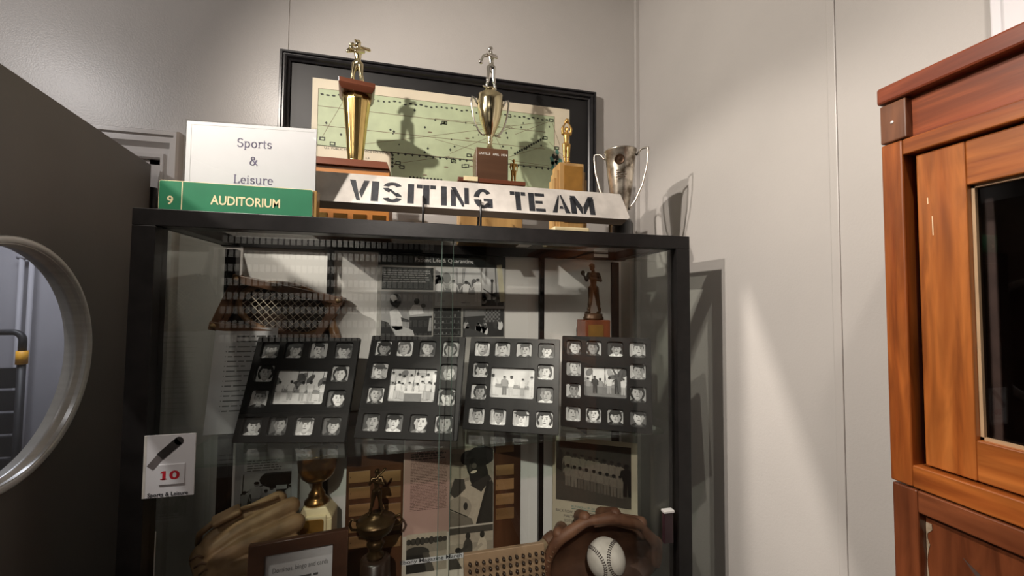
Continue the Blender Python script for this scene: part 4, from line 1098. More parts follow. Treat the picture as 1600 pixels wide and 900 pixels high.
# wooden plaque board with little name plates, behind the clipping
plw = wood('plaque_wood', (.055, .022, .011, 1), (.12, .05, .024, 1), 'z', .35, 6)
npm = wood('name_plate_wood', (.22, .12, .05, 1), (.36, .21, .10, 1), 'x', .4, 8)
PY2 = 1.045
l0, l1 = at(543, 705, PY2), at(806, 698, PY2)
t = thing('name_plate_board', 'dark brown wooden board of small name plates behind the magazine clipping', 'plaque', (l0.x, PY2-.012, LZ), (math.radians(-.5), 0, 0))
w = l1.x-l0.x+.012
b = MB(); b.box((0, 0, 0), (w, .010, l0.z+.10-LZ), plw); b.build('board', t, bevel=.002)
def plate_at(x0, y0, x1, y1):
    p, q = at(x0, y0, PY2-.014), at(x1, y1, PY2-.014)
    b = MB(); b.box((p.x-l0.x, -.0028, q.z-LZ), (q.x-l0.x, -.0004, p.z-LZ), npm)
    b.tube([((p.x-l0.x)+.004, -.0034, (p.z+q.z)/2-LZ), ((p.x-l0.x)+.004, -.0026, (p.z+q.z)/2-LZ)], .0012, bronze, 6); b.build('name_plate', t, bevel=.0004)
for y in (692, 727.5, 750, 773, 795.5): plate_at(775, y+.3, 803, y+14)
for y in (738.5, 763.5, 790, 815, 840):
    plate_at(545, y, 578, y+14.5); plate_at(594, y-1, 626, y+13)
# magazine clipping
MY = 1.005
mz0 = LZ
mtl = at(634, 690, MY); mtr = at(772, 690, MY); ml0 = at(628, 880, MY)
t = thing('magazine_clipping', 'tall magazine clipping about a pitcher, pink column beside a portrait', 'magazine page', (ml0.x, MY-.004, LZ), (math.radians(-1.5), 0, 0))
pagep = pbr('clipping_pink', (.40, .255, .215, 1), .6, var=.06, scale=12)
pagec = pbr('clipping_cream', (.52, .47, .40, 1), .6, var=.06, scale=12)
ph = mtl.z+.028-LZ; pw = mtr.x-ml0.x
b = MB(); b.box((0, 0, 0), (pw, .0012, ph), pagec); b.build('page', t)
def mq(x, y): p = at(530+x/4.09, 680+y/4.09, MY-.002); return p.x-ml0.x, p.z-LZ
def mr(x0, y0, x1, y1): p, q = mq(x0, y0), mq(x1, y1); return (p[0], q[1], q[0], p[1])
rnd = random.Random(19)
xm = mq(705, 400)[0]
a = Art(); z6 = mq(500, 640)[1]; a.rect(0.001, z6, xm, ph-.001, pagep, 1)
c_ = mq(575, 135); a.text('LEPER PITCHER', (c_[0]), mq(575, 132)[1], .0165, pbr('clip_ink', (.05, .02, .018, 1), .6), 2, width=mq(665, 130)[0]-mq(485, 130)[0])
a.scribble(mq(450, 0)[0]+.004, xm-.004, mq(0, 165)[1]-.002, .0062, 3, T(50), 2, rnd, .5, (.8, 1))
a.scribble(mq(450, 0)[0]+.004, xm-.004, mq(0, 205)[1], .0037, 34, pbr('clip_ink_soft', (.13, .065, .055, 1), .6), 2, rnd, .42, (.93, 1))
tag(a.build('text_column', t), 'pink text column')
def player(a, r):
    x, z, w, h = r; a.clip = (x, z, x+w, z+h); P_ = lambda pts, m_, l: a.poly([(x+p[0]*w, z+p[1]*h) for p in pts], m_, l)
    a.rect(x, z, x+w, z+h, T(140), 1); P_([(0, .55), (.45, .6), (.5, .7), (0, .75)], T(165), 2); P_([(0, .8), (.3, .8), (.3, .9), (0, .92)], T(120), 2)
    P_([(.05, .0), (.0, .35), (.35, .55), (.62, .58), (1.0, .50), (1, 0)], T(175), 3)
    P_([(.62, .0), (.78, .35), (.95, .55), (1, .5), (1, 0)], T(45), 5); P_([(.60, .0), (.66, .0), (.93, .52), (.86, .54)], T(40), 6)
    a.ell(x+w*.66, z+h*.62, w*.22, h*.17, T(35), 5); P_([(.46, .50), (.88, .62), (.96, .56), (.72, .40)], T(50), 6)
    a.ell(x+w*.60, z+h*.75, w*.23, h*.19, T(42), 6, .1); a.ell(x+w*.70, z+h*.86, w*.34, h*.13, T(26), 7, .05); a.ell(x+w*.40, z+h*.85, w*.16, h*.10, T(30), 7, -.7)
    a.ell(x+w*.55, z+h*.74, w*.06, h*.035, T(85), 8); a.ell(x+w*.54, z+h*.665, w*.075, h*.018, T(215), 9, .25); a.ell(x+w*.56, z+h*.80, w*.05, h*.012, T(15), 9); a.ell(x+w*.46, z+h*.72, w*.03, h*.05, T(66), 8)
    P_([(0, .42), (.10, .60), (.32, .58), (.36, .46), (.12, .34)], T(60), 6)
    a.ell(x+w*.22, z+h*.22, w*.28, h*.15, T(150), 7, -.3); P_([(0, .0), (0, .20), (.25, .14), (.50, .08), (.55, 0)], T(110), 8)
    a.line((x, z+h*.22), (x+w*.42, z+h*.10), w*.02, T(40), 9); a.ell(x+w*.36, z+h*.24, w*.05, h*.05, T(45), 9)
r = mr(710, 82, 985, 555); a = Art(); player(a, (xm+.001, r[1], pw-xm-.002, r[3]-r[1])); a.clip = None; a.build('portrait_photo', t)
def fields(a, r):
    x, z, w, h = r; a.clip = (x, z, x+w, z+h); a.rect(x, z, x+w, z+h, T(150), 1); a.rect(x, z+h*.8, x+w, z+h, T(165), 2)
    for i in range(9): a.ell(x+w*(i+.5)/9, z+h*.80, w*.07, h*rnd.uniform(.05, .12), T(55), 3)
    a.rect(x, z+h*.5, x+w, z+h*.75, T(130), 2); a.ell(x+w*.25, z+h*.5, w*.32, h*.17, T(48), 4); a.rect(x, z, x+w*.55, z+h*.45, T(36), 5); a.poly([(x+w*.5, z), (x+w*.7, z), (x+w*.55, z+h*.5), (x+w*.4, z+h*.5)], T(70), 6)
r = mr(430, 640, 685, 850); a = Art(); fields(a, (r[0], r[1], r[2]-r[0], r[3]-r[1])); a.clip = None; a.build('field_photo', t)
def bench(a, r):
    x, z, w, h = r; a.clip = (x, z, x+w, z+h); a.rect(x, z, x+w, z+h, T(150), 1); a.rect(x, z+h*.84, x+w, z+h, T(70), 2); a.rect(x, z+h*.6, x+w, z+h*.84, T(165), 2)
    for cx, s_ in ((.42, 60), (.75, 190)):
        a.ell(x+w*cx, z+h*.48, w*.11, h*.24, T(s_), 4); a.ell(x+w*cx, z+h*.78, w*.055, h*.09, T(45), 5); a.line((x+w*cx, z+h*.55), (x+w*(cx-.2), z+h*.38), w*.07, T(s_*.9), 5)
    a.ell(x+w*.2, z+h*.45, w*.07, h*.07, T(40), 4); a.poly([(x, z), (x+w*.3, z), (x+w*.1, z+h*.4), (x, z+h*.4)], T(60), 5); a.poly([(x+w*.1, z), (x+w*.9, z), (x+w*.7, z+h*.3), (x+w*.3, z+h*.34)], T(175), 3)
r = mr(708, 600, 985, 820); a = Art(); bench(a, (xm+.001, r[1], pw-xm-.002, r[3]-r[1])); a.clip = None; a.build('players_photo', t)
a = Art(); z0 = mq(0, 885)[1]; z1 = mq(0, 850)[1]-.001; sl = .0
a.rect(.001, z0, mq(795, 0)[0]+.004, z1, paper, 12); a.scribble(xm+.004, pw-.004, mq(0, 590)[1], .005, 2, T(70), 2, rnd, .4)
a.text('Ebony Magazine March', mq(400, 0)[0]+.002, z0+.0028, .0125, ink, 13, 'L', width=mq(790, 0)[0]-mq(400, 0)[0], bold=.015)
tag(a.build('caption_strip', t), 'white caption strip')

# page with an outdoor photograph, left
QY = 1.040
w0 = at(354, 700, QY); w1 = at(467, 700, QY); wb = at(365, 820, QY)
t = thing('photo_page', 'white page with an outdoor crowd photograph behind the tan glove', 'paper', (wb.x, QY-.006, LZ), (math.radians(-1), 0, 0))
wz = at(365, 822, QY).z-LZ
pw = w1.x-wb.x; ph = SH-LZ-.03
b = MB(); b.box((0, 0, wz), (pw, .0012, ph), paper); b.box((.01, .0012, 0), (.02, .010, ph*.8), clear); b.box((0, .0013, 0), (pw, .003, ph), clear); b.build('page', t)
def pq(x, y): p = at(300+x/4.092, 680+y/4.092, QY-.006); return p.x-wb.x, p.z-LZ
rnd = random.Random(31)
def crowd(a, r):
    x, z, w, h = r; a.clip = (x, z, x+w, z+h); a.rect(x, z, x+w, z+h, G(215), 1); a.ell(x+w*.72, z+h*.80, w*.36, h*.26, G(28), 2); a.ell(x+w*.95, z+h*.85, w*.2, h*.2, G(30), 2); a.rect(x, z, x+w, z+h*.42, G(60), 2); a.rect(x+w*.70, z+h*.1, x+w, z+h*.6, G(25), 3)
    a.line((x+w*.03, z+h*.3), (x+w*.05, z+h), w*.02, G(50), 3); a.line((x, z+h*.42), (x+w*.5, z+h*.68), w*.03, G(60), 3)
    for cx, s_, q in ((.08, 170, .62), (.30, 205, .86), (.50, 190, .62), (.62, 225, .7), (.98, 190, .7)): standing(a, x+w*cx, z-h*.10, h*q, rnd, 5, G, s_)
    a.rect(x+w*.70, z+h*.5, x+w*.92, z+h*.62, G(190), 9)
r = (pq(318, 0)[0], pq(0, 512)[1], pq(640, 0)[0], pq(0, 283)[1]); a = Art(); crowd(a, (r[0], r[1], r[2]-r[0], r[3]-r[1])); a.clip = None; a.build('crowd_photo', t)
a = Art(); x0, x1 = pq(335, 0)[0], pq(640, 0)[0]; za, zb = pq(0, 265)[1], pq(0, 175)[1]; a.rect(x0, za, x1, zb, G(225), 1); a.scribble(x0+.006, x1-.02, zb-.010, .0056, 5, G(90), 2, rnd, .4)
x0, x1 = pq(345, 0)[0], pq(610, 0)[0]; za, zb = pq(0, 540)[1], pq(0, 490)[1]; a.rect(x0, za, x1, zb, G(230), 4); a.scribble(x0+.004, x1-.004, zb-.006, .005, 2, G(90), 5, rnd, .4)
z2 = pq(0, 160)[1]; a.rect(pq(325, 0)[0], z2+.006, pq(480, 0)[0], ph-.004, G(130), 1); a.ell(pq(380, 0)[0], z2+.02, .012, .009, G(180), 2); a.ell(pq(440, 0)[0], z2+.03, .012, .013, G(160), 2)
tag(a.build('captions', t), 'printed caption slips')

# bowl trophy on a cream stepped base
UX = at(495, 780, .985)
t = thing('bowl_trophy', 'brass bowl trophy on a cream stepped base beside the photo page', 'trophy', (UX.x, .985, LZ))
bz0 = at(495, 786, .985).z-LZ
bl0, br0 = at(466, 800, .985), at(524, 795, .985)
hw = (br0.x-bl0.x)/2
b = MB()
b.frustum((-hw, -.030), (hw, .030), (-hw, -.030), (hw, .030), 0, bz0-.022, cream); b.frustum((-hw, -.030), (hw, .030), (-hw*.62, -.022), (hw*.62, .022), bz0-.022, bz0, cream)
b.box((-hw*.72, -.034, 0), (hw*.72, .034, bz0-.014), cream); b.build('base', t, bevel=.002)
b = MB(); b.prism(rrect(-hw*.60, .012, hw*.60, bz0-.020, .006), -.0355, -.0342, plaqm); tag(b.build('plaque', t, bevel=.0005), 'brown brass plaque')
brass = pbr('aged_brass', (.30, .17, .06, 1), .28, .95, var=.3, scale=30)
cupw = .042
b = MB(); b.lathe([(.022, 0), (.026, .004), (.026, .008), (.020, .014), (.017, .019), (.018, .022), (.014, .028), (.0105, .036), (.0105, .046), (.0125, .050), (.024, .054), (.034, .064), (.040, .080), (.0425, .10), (.0425, .118), (.044, .119), (.042, .120), (.036, .09), (.012, .06)], brass, 48, Matrix.Translation((0, 0, bz0)), cap=False); b.build('bowl', t)

# dark urn trophy with batter
VX = at(588, 800, .945)
dbr = pbr('dark_bronze', (.075, .045, .020, 1), .33, .8, var=.4, scale=30)
ebony = pbr('dark_base_wood', (.022, .012, .008, 1), .3, var=.3, scale=20)
t = thing('urn_trophy', 'dark bronze urn trophy with a small batter left of the magazine clipping', 'trophy', (VX.x, .945, LZ))
def vz(y): return at(588, y, .945).z-LZ
z1, z2, z3 = vz(870), vz(845), vz(802)
b = MB(); b.lathe([(.040, 0), (.040, .012), (.034, .018), (.032, z1-.004), (.024, z1)], ebony, 40); b.build('base', t)
b = MB(); q = (z3-z1)
b.lathe([(.018, 0), (.019, q*.07), (.012, q*.14), (.016, q*.24), (.020, q*.32), (.016, q*.38), (.013, q*.44), (.024, q*.52), (.036, q*.62), (.041, q*.74), (.041, q*.80), (.043, q*.82), (.043, q*.85), (.034, q*.89), (.028, q*.95), (.016, q*.97), (.016, q)], dbr, 44, Matrix.Translation((0, 0, z1))); b.build('urn', t)
for s in (-1, 1):
    b = MB(); b.tube([(s*.038, 0, z1+q*.66), (s*.052, 0, z1+q*.68), (s*.057, 0, z1+q*.80), (s*.052, 0, z1+q*.92), (s*.041, 0, z1+q*.86)], .003, dbr, 8); b.build('handle', t)
fh = vz(733)-z3
J = dict(elL=(-.15, -.06, .70), wrL=(-.08, -.12, .80), elR=(.15, -.06, .68), wrR=(-.03, -.14, .78), knL=(-.085, -.02, .27), anL=(-.13, .0, .05), knR=(.08, -.01, .27), anR=(.13, .0, .05), face=(-.3, -1, 0))
me = human(J, 'urn_batter', [('cap', Vector((-.06, -.13, .79)), .018, Vector((.17, .02, .98)), .03)], cap=True)
figure(me, 'batter_figure', dbr, fh/.99, t, (0, 0, z3-.001))

# ------------------------------------------------------------------ leather
def leather(name, a, c): return pbr(name, a, .55, col2=c, scale=22, bump=.25, bscale=120, spec=.35)
tanl = leather('tan_leather', (.20, .115, .055, 1), (.34, .21, .11, 1))
brl = leather('brown_leather', (.085, .036, .020, 1), (.17, .080, .045, 1))
dkl = leather('dark_leather', (.020, .010, .007, 1), (.045, .022, .014, 1))
lacem = pbr('leather_lace', (.11, .055, .028, 1), .6, var=.3, scale=60)
# tan glove: back of the hand, fingers to the upper right
gA = at(312, 893, .870); gB = at(452, 815, .935)
t = thing('tan_glove', 'tan leather baseball glove lying back up left of the small brown frame', 'baseball glove', (gA.x, gA.y, LZ))
ax = Vector((gB.x-gA.x, gB.y-gA.y, gB.z-gA.z)); Lg = ax.length; ax.normalize()
up_ = Vector((-ax.z*.8, -.25, ax.x)).normalized(); sd_ = ax.cross(up_).normalized(); up_ = sd_.cross(ax).normalized()
org = Vector((0, 0, gA.z-LZ+.004))
def gl(u, v, w): return org+ax*u+sd_*v+up_*w     # u along fingers, v towards the viewer, w up
b = MB()
for k, (v0, v1, w0, w1, L_, r) in enumerate(((-.030, -.044, .024, .030, .95, .021), (-.004, -.010, .020, .022, 1.06, .022), (.020, .024, .006, .002, 1.05, .022), (.040, .052, -.014, -.024, .97, .021), (.052, .074, -.034, -.052, .80, .021), (.058, .080, -.062, -.085, .66, .022), (.050, .074, -.090, -.118, .52, .022))):
    p = [gl(.03, v0*.8, w0), gl(Lg*.45*L_, (v0+v1)/2, (w0+w1)/2+.006), gl(Lg*L_, v1, w1)]
    b.capsule(p[0], .022, p[1], r, tanl, 12); b.capsule(p[1], r, p[2], r*.86, tanl, 12)
b.capsule(gl(.012, -.020, .008), .026, gl(.020, .040, -.020), .028, tanl, 14)
b.capsule(gl(.05, .0, -.02), .030, gl(.10, .03, -.03), .030, tanl, 14)
for u_ in (.02, .06, .10): p = gl(u_, .035, -.05); b.capsule(p, .026, Vector((p.x+.035, p.y, .027)), .026, tanl, 12)
o = b.build('cage'); r = o.modifiers.new('r', 'REMESH'); r.mode = 'VOXEL'; r.voxel_size = .0028; r.use_smooth_shade = True
s = o.modifiers.new('s', 'SMOOTH'); s.factor = .5; s.iterations = 1
me = baked(o); me.materials.clear(); me.materials.append(tanl); me.polygons.foreach_set('material_index', [0]*len(me.polygons)); link('glove_body', me, t)
b = MB(); M = Matrix((tuple(ax), tuple(sd_), tuple(up_))).transposed().to_4x4(); M.translation = gl(.062, -.030, .060)
b.box((-.026, -.016, -.004), (.022, .016, .006), tanl, M); b.build('strap_tab', t, bevel=.004, segs=3)
b = MB(); b.tube([gl(.004, -.05, .020), gl(.012, -.04, .045), gl(.040, -.030, .060)], .006, tanl, 8); b.tube([gl(.084, -.030, .060), gl(.12, -.026, .054), gl(.15, -.028, .045)], .004, tanl, 8); b.build('wrist_strap', t)
for k in range(4):
    b = MB(); b.tube([gl(-.008+k*.004, .004+k*.012, .030-k*.010), gl(.004+k*.004, .006+k*.012, .034-k*.010), gl(.012+k*.004, .010+k*.012, .026-k*.010)], .0022, lacem, 6); b.build('lace', t)

# dark wooden picture frame with a printed sheet
f0, f1 = at(385, 852, .812), at(540, 841, .832)
yaw = math.atan2(f1.y-f0.y, f1.x-f0.x); w = math.hypot(f1.x-f0.x, f1.y-f0.y)
lean = math.radians(14); hgt = (f0.z-LZ)/math.cos(lean)
fo = Vector((f0.x, f0.y-.0, 0)) - Vector((-math.sin(yaw), math.cos(yaw), 0))*(f0.z-LZ)*math.tan(lean)
t = thing('framed_print', 'small dark brown wooden frame with a printed sheet in front of the tan glove', 'picture frame', (fo.x, max(fo.y, .79), LZ), (-math.radians(4), 0, yaw))
hgt = f0.z-LZ; bw_ = .027
brf = wood('dark_frame_wood', (.045, .020, .013, 1), (.085, .040, .025, 1), 'x', .35, 6)
me = plate([(0, 0), (w, 0), (w, hgt), (0, hgt)], [[(bw_, bw_), (w-bw_, bw_), (w-bw_, hgt-bw_*.82), (bw_, hgt-bw_*.82)]], .014, brf, .0012); link('frame', me, t)
b = MB(); b.box((.012, .008, .012), (w-.012, .013, hgt-.010), paper); b.build('sheet', t)
a = Art(); a.text('Dominos, bingo and cards', w/2+.002, hgt-.058, .0125, G(90), 1, width=w*.56); rnd = random.Random(9); a.scribble(.04, w-.04, hgt-.075, .010, 5, G(90), 1, rnd, .4); a.build('print', t, (0, .0079, 0))

# peg board
k0, k1 = at(725, 869, .872), at(851, 850, .872)
wp = k1.x-k0.x; sl = math.atan2(k1.z-k0.z, wp)
t = thing('peg_board', 'pale wooden board set with rows of small dark pegs', 'peg board', (k0.x, .846, LZ), (math.radians(-12), 0, 0))
hb_ = k0.z-LZ
pbm = wood('peg_board_wood', (.26, .17, .10, 1), (.40, .28, .18, 1), 'x', .55, 6)
pegm = pbr('dark_peg', (.030, .018, .012, 1), .4, var=.3, scale=80)
b = MB(); b.prism([(0, 0), (wp, 0), (wp, hb_+(k1.z-k0.z)+.004), (0, hb_+.004)], 0, .014, pbm); b.build('board', t, bevel=.0015)
pm = MB(); pm.lathe([(.0014, 0), (.0014, .006), (.0034, .007), (.0040, .010), (.0032, .0135), (.0012, .0150)], pegm, 12, Matrix.Rotation(PI/2, 4, 'X'))
proto = None
for r_ in range(6):
    for c in range(12):
        x = wp*(.065+c*.081); z = hb_+(k1.z-k0.z)*(x/wp)-.012-r_*.0142
        if proto is None: proto = o = pm.build('peg', t, (x, 0, z))
        else:
            o = proto.copy(); C.objects.link(o); o.parent = t; o.location = (x, 0, z)

# wooden bat end lying behind the mitt
h0, h1 = at(838, 862, .985), at(866, 838, 1.005)
t = thing('bat_end', 'pale wooden bat handle with a brown knob behind the peg board', 'bat', (h0.x, h0.y, h0.z), (0, 0, 0))
d = h1-h0
b = MB(); b.tube([-d*2.2, -d*1, d*.55], [.014, .0145, .015], pbr('pale_bat_wood', (.34, .25, .16, 1), .5, var=.12, scale=30), 16); b.build('handle', t)
b = MB(); b.tube([d*.50, d*.56, d*.80, d*1.0, d*1.03], [.0155, .018, .0185, .0175, .012], brl, 18); tag(b.build('knob', t), 'brown leather wrapped knob')

# brown mitt: an open pocket facing out with a thick finger rim, ball inside
mc = at(936, 888, .865); 
t = thing('brown_mitt', 'brown leather baseball mitt opened around the worn ball', 'baseball glove', (mc.x, mc.y, LZ))
mz = mc.z-LZ
pl, prr = at(857, 880, .865), at(1020, 865, .865); ptop = at(930, 822, .865)
RX, RZ = (prr.x-pl.x)/2, ptop.z-mc.z+.012
ocx = (prr.x+pl.x)/2-mc.x
# rim curve in the x,z plane (front), the pocket recedes in +y
def rimr(a):
    base = 1.0
    for c0, amp, wd_ in ((22, .05, 12), (52, .06, 13), (80, .05, 13), (108, .05, 13), (140, .04, 14)):
        dlt = (math.degrees(a)-c0)/wd_; base += amp*math.exp(-dlt*dlt)
    return base
nA, nR = 96, 14
v = []; f = []
def surf(a, s_, off):
    """s_ 0 at pocket centre .. 1 at the rim; off is thickness outwards"""
    rr_ = rimr(a); e = s_**.75
    x = ocx+(RX*e*rr_+off*e)*math.cos(a); z = mz+(RZ*e*rr_+off*e)*math.sin(a)
    if math.sin(a) < 0: z = mz+(mz*.96*e)*math.sin(a)
    y = .060*(1-s_**2.2)-.012*max(0, math.sin(a))*s_+off*.9*(1-s_*.6)+.018*math.cos(a*1)*s_*-.5
    return (x, y, z)
for side, off in ((0, 0), (1, .016)):
    for i in range(nR+1):
        for k in range(nA): v.append(surf(2*PI*k/nA, .04+.96*i/nR, off))
S = (nR+1)*nA
for i in range(nR):
    for k in range(nA):
        k2 = (k+1) % nA; f.append((i*nA+k, i*nA+k2, (i+1)*nA+k2, (i+1)*nA+k)); f.append((S+i*nA+k2, S+i*nA+k, S+(i+1)*nA+k, S+(i+1)*nA+k2))
for k in range(nA):
    k2 = (k+1) % nA; f.append((nR*nA+k, nR*nA+k2, S+nR*nA+k2, S+nR*nA+k))
f.append(tuple(range(nA-1, -1, -1))); f.append(tuple(S+k for k in range(nA)))
b = MB(); b.add(v, f, leather('pocket_leather', (.045, .020, .012, 1), (.10, .048, .028, 1)), True); b.build('pocket', t)
b = MB(); pts = []; rads = []
for k in range(70):
    a = math.radians(-8+k*196/69); p = surf(a, 1.0, .004); pts.append(p); rads.append(.0095+.004*abs(math.sin(math.radians(k*196/69)*3.2)))
b.tube(pts, rads, brl, 12); b.build('finger_rim', t)
for k in range(5):
    a = math.radians(20+k*29); p = Vector(surf(a, 1.0, .010)); q = Vector(surf(a, .60, .026)); b = MB(); b.capsule(p+Vector((0, .006, 0)), .0145, q+Vector((0, .006, 0)), .016, brl, 12); b.build('finger_stall', t)
for k in range(12):
    a = math.radians(118+k*5.6); p = Vector(surf(a, 1.0, .006)); n_ = Vector((math.cos(a), 0, math.sin(a)))
    b = MB(); b.tube([p+n_*.010+Vector((0, .004, 0)), p+Vector((0, -.0125, 0)), p-n_*.012+Vector((0, -.004, .0))], .0021, lacem, 6); b.build('lace', t)
b = MB(); a0_ = surf(math.radians(40), .96, 0)
b.tube([surf(math.radians(d_), .93, -.002) for d_ in range(100, 28, -8)], [.008]*9, leather('light_brown_leather', (.13, .062, .035, 1), (.22, .115, .07, 1)), 10); b.build('leather_binding', t)

# ball
bc = at(947, 873, .835)
t = thing('ball', 'worn off white stitched ball resting in the brown mitt', 'ball', (bc.x, bc.y, bc.z))
ballm = pbr('ball_leather', (.50, .46, .41, 1), .55, col2=(.72, .68, .63, 1), scale=30, contrast=(.25, .6), bump=.08, bscale=200)
BR = .0428
b = MB(); b.ellipsoid((0, 0, 0), (BR,)*3, ballm, 48, 32); b.build('cover', t)
stc = pbr('ball_stitch', (.07, .055, .05, 1), .6)
rotm = Matrix.Rotation(math.radians(-30), 4, 'Z') @ Matrix.Rotation(math.radians(28), 4, 'Y') @ Matrix.Rotation(math.radians(75), 4, 'X')
b = MB(); curve = []
for k in range(108):
    tt = 2*PI*k/108; aa = .44
    p = Vector(((1-aa)*math.cos(tt)*0+math.cos(tt)*(1-aa)+aa*math.cos(3*tt), math.sin(tt)*(1-aa)-aa*math.sin(3*tt), 2*math.sqrt(aa*(1-aa))*math.sin(2*tt)*1.0)); p.normalize(); curve.append(p)
for k, p in enumerate(curve):
    tg = (curve[(k+1) % 108]-curve[k-1]).normalized(); sd2 = p.cross(tg).normalized()
    for s_ in (-1, 1):
        q0_ = (p+sd2*s_*.012).normalized()*BR*1.004; q1_ = (p+sd2*s_*.085-tg*.045).normalized()*BR*1.006
        b.tube([rotm @ q0_, rotm @ q1_], .0013, stc, 5)
tag(b.build('stitching', t), 'dark stitching')

# team photograph on a cream card, turned to the viewer
c0 = at(863, 836, 1.040); c1 = at(996.5, 839, .935)
yaw = math.atan2(c1.y-c0.y, c1.x-c0.x); w = math.hypot(c1.x-c0.x, c1.y-c0.y)
t = thing('team_photo', 'cream card with an old team photograph and typed names at lower right', 'photograph', (c0.x, c0.y, LZ), (0, 0, yaw))
cardc = pbr('cream_card', (.50, .44, .33, 1), .6, var=.06, scale=14)
ph = at(870, 690, 1.025).z+.012-LZ
b = MB(); b.box((0, 0, 0), (w, .003, ph), cardc); b.build('card', t)
def tq(x, y):
    nr = Vector((math.sin(yaw), -math.cos(yaw), 0)); r = ray(700+x/4.092, 680+y/4.092); p = r*(c0.dot(nr)/r.dot(nr)); d = p-c0
    return d.x*math.cos(yaw)+d.y*math.sin(yaw), p.z-LZ
A_, B_, C_, D_ = tq(690, 385), tq(1172, 500), tq(1180, 90), tq(700, 60)
rnd = random.Random(61)
x0 = max(.006, A_[0]); x1 = min(w-.008, B_[0]); z0 = (A_[1]+B_[1])/2; z1 = ph-.012
a = Art(); a.clip = (x0, z0, x1, z1); 
DT = lambda v_: T(v_)
a.rect(x0, z0, x1, z1, T(62), 1); a.rect(x0, z0, x1, z0+(z1-z0)*.33, T(72), 2); a.rect(x0, z0+(z1-z0)*.6, x1, z1, T(48), 2)
for rw, (n_, zz_, hh) in enumerate(((8, .40, .42), (9, .26, .36))):
    for i in range(n_):
        standing(a, x0+(x1-x0)*(.12+.78*(i+.5)/n_), z0+(z1-z0)*(zz_-.012*i), (z1-z0)*hh, rnd, 3+rw*8+(i % 2)*4, lambda v_: T(min(v_*.52, 128)), 215)
standing(a, x0+(x1-x0)*.95, z0+(z1-z0)*.2, (z1-z0)*.52, rnd, 19, lambda v_: T(v_*.4), 40)
a.poly([(x0, z0+(z1-z0)*.55), (x0+(x1-x0)*.05, z0+(z1-z0)*.9), (x0+(x1-x0)*.10, z0+(z1-z0)*.8), (x0+(x1-x0)*.08, z0+(z1-z0)*.5)], T(30), 19)
a.clip = None; a.build('photo_print', t)
a = Art(); u0, w0_ = tq(790, 465); u1, w1_ = tq(1030, 530)
teal = pbr('teal_ink', (.09, .20, .18, 1), .6); typed = pbr('typed_ink', (.035, .04, .045, 1), .6)
zt_ = z0-.016
a.text('RUNNERS-UP  24 YRS. AGO', (u0+u1)/2, zt_, .0085, teal, 1, width=u1-u0); a.rect(u0, zt_-.004, u1, zt_-.0022, teal, 1)
for i, s_ in enumerate(('BACK ROW: MANUEL RODRIGUEZ, UMP', 'MARTIN, HARRY LASALLE', 'SEXTER, MARTIN', 'LANTIAGO')):
    a.text(s_, .010+(.022 if i else 0), zt_-.016-i*.0125, .0105, typed, 1, 'L', xs=.82)
for i, s_ in enumerate(('FRONT ROW: VLAY', 'TEXAS')):
    a.text(s_, .010+(.022 if i else 0), zt_-.068-i*.0125, .0105, typed, 1, 'L', xs=.82)
tag(a.build('typed_names', t), 'typed captions')

# number card fixed to the left front post
n0, n1, n2, n3 = at(224, 681, .7565), at(305, 678, .7565), at(302, 774, .7565), at(222, 779, .7565)
t = thing('number_card', 'white card with red number ten and a black audio wand on the front left', 'sign', ((n0.x+n3.x)/2, .7588, (n3.z+n2.z)/2))
w = ((n1.x+n2.x)-(n0.x+n3.x))/2; h = ((n0.z+n1.z)-(n2.z+n3.z))/2
b = MB(); b.box((0, -.0014, 0), (w, .0008, h), paper); b.build('card', t)
def nq(x, y): p = at(210+x/6.924, 650+y/6.924, .757); return p.x-(n0.x+n3.x)/2, p.z-(n3.z+n2.z)/2
a = Art()
a.rect(0, 0, nq(125, 500)[0], h, pbr('card_edge', (.52, .50, .46, 1), .5), 1)
wand = pbr('wand_black', (.025, .022, .022, 1), .5); wand2 = pbr('wand_grey', (.12, .105, .105, 1), .5)
p, q = Vector(nq(165, 568)), Vector(nq(285, 435)); r = Vector(nq(482, 268))
a.line(p, q, .0115, wand2, 2); a.line(q-(r-q)*.05, r, .0135, wand, 3); a.ell(r.x, r.y, .0068, .0068, wand, 3); 
tag(a.build('wand_picture', t, (0, -.0014, 0)), 'black audio wand picture')
b = MB(); p, q = nq(258, 745), nq(550, 510)
b.box((p[0], -.0030, p[1]), (q[0], -.00165, q[1]), paper); b.build('number_label', t)
red = pbr('red_ink', (.42, .012, .025, 1), .5)
a = Art(); p, q = nq(305, 690), nq(498, 580); a.text('10', (p[0]+q[0])/2, p[1]+.0005, (q[1]-p[1])*1.34, red, 1, width=q[0]-p[0], bold=.03); w1_ = (q[0]-p[0]); a.rect(p[0]-w1_*.11, p[1]+.0005, p[0]+w1_*.27, p[1]+.0020, red, 1); a.poly([(p[0], q[1]-.0005), (p[0], q[1]-.0030), (p[0]-w1_*.11, q[1]-.0042), (p[0]-w1_*.11, q[1]-.0024)], red, 1); tag(a.build('number', t, (0, -.0030, 0)), 'red number')
a = Art(); p, q = nq(140, 868), nq(580, 845); a.text('Sports & Leisure', (p[0]+q[0])/2, (p[1]+q[1])/2-.001, .0088, ink, 3, width=q[0]-p[0], bold=.02); tag(a.build('caption', t, (0, -.0014, 0)), 'black printed caption')
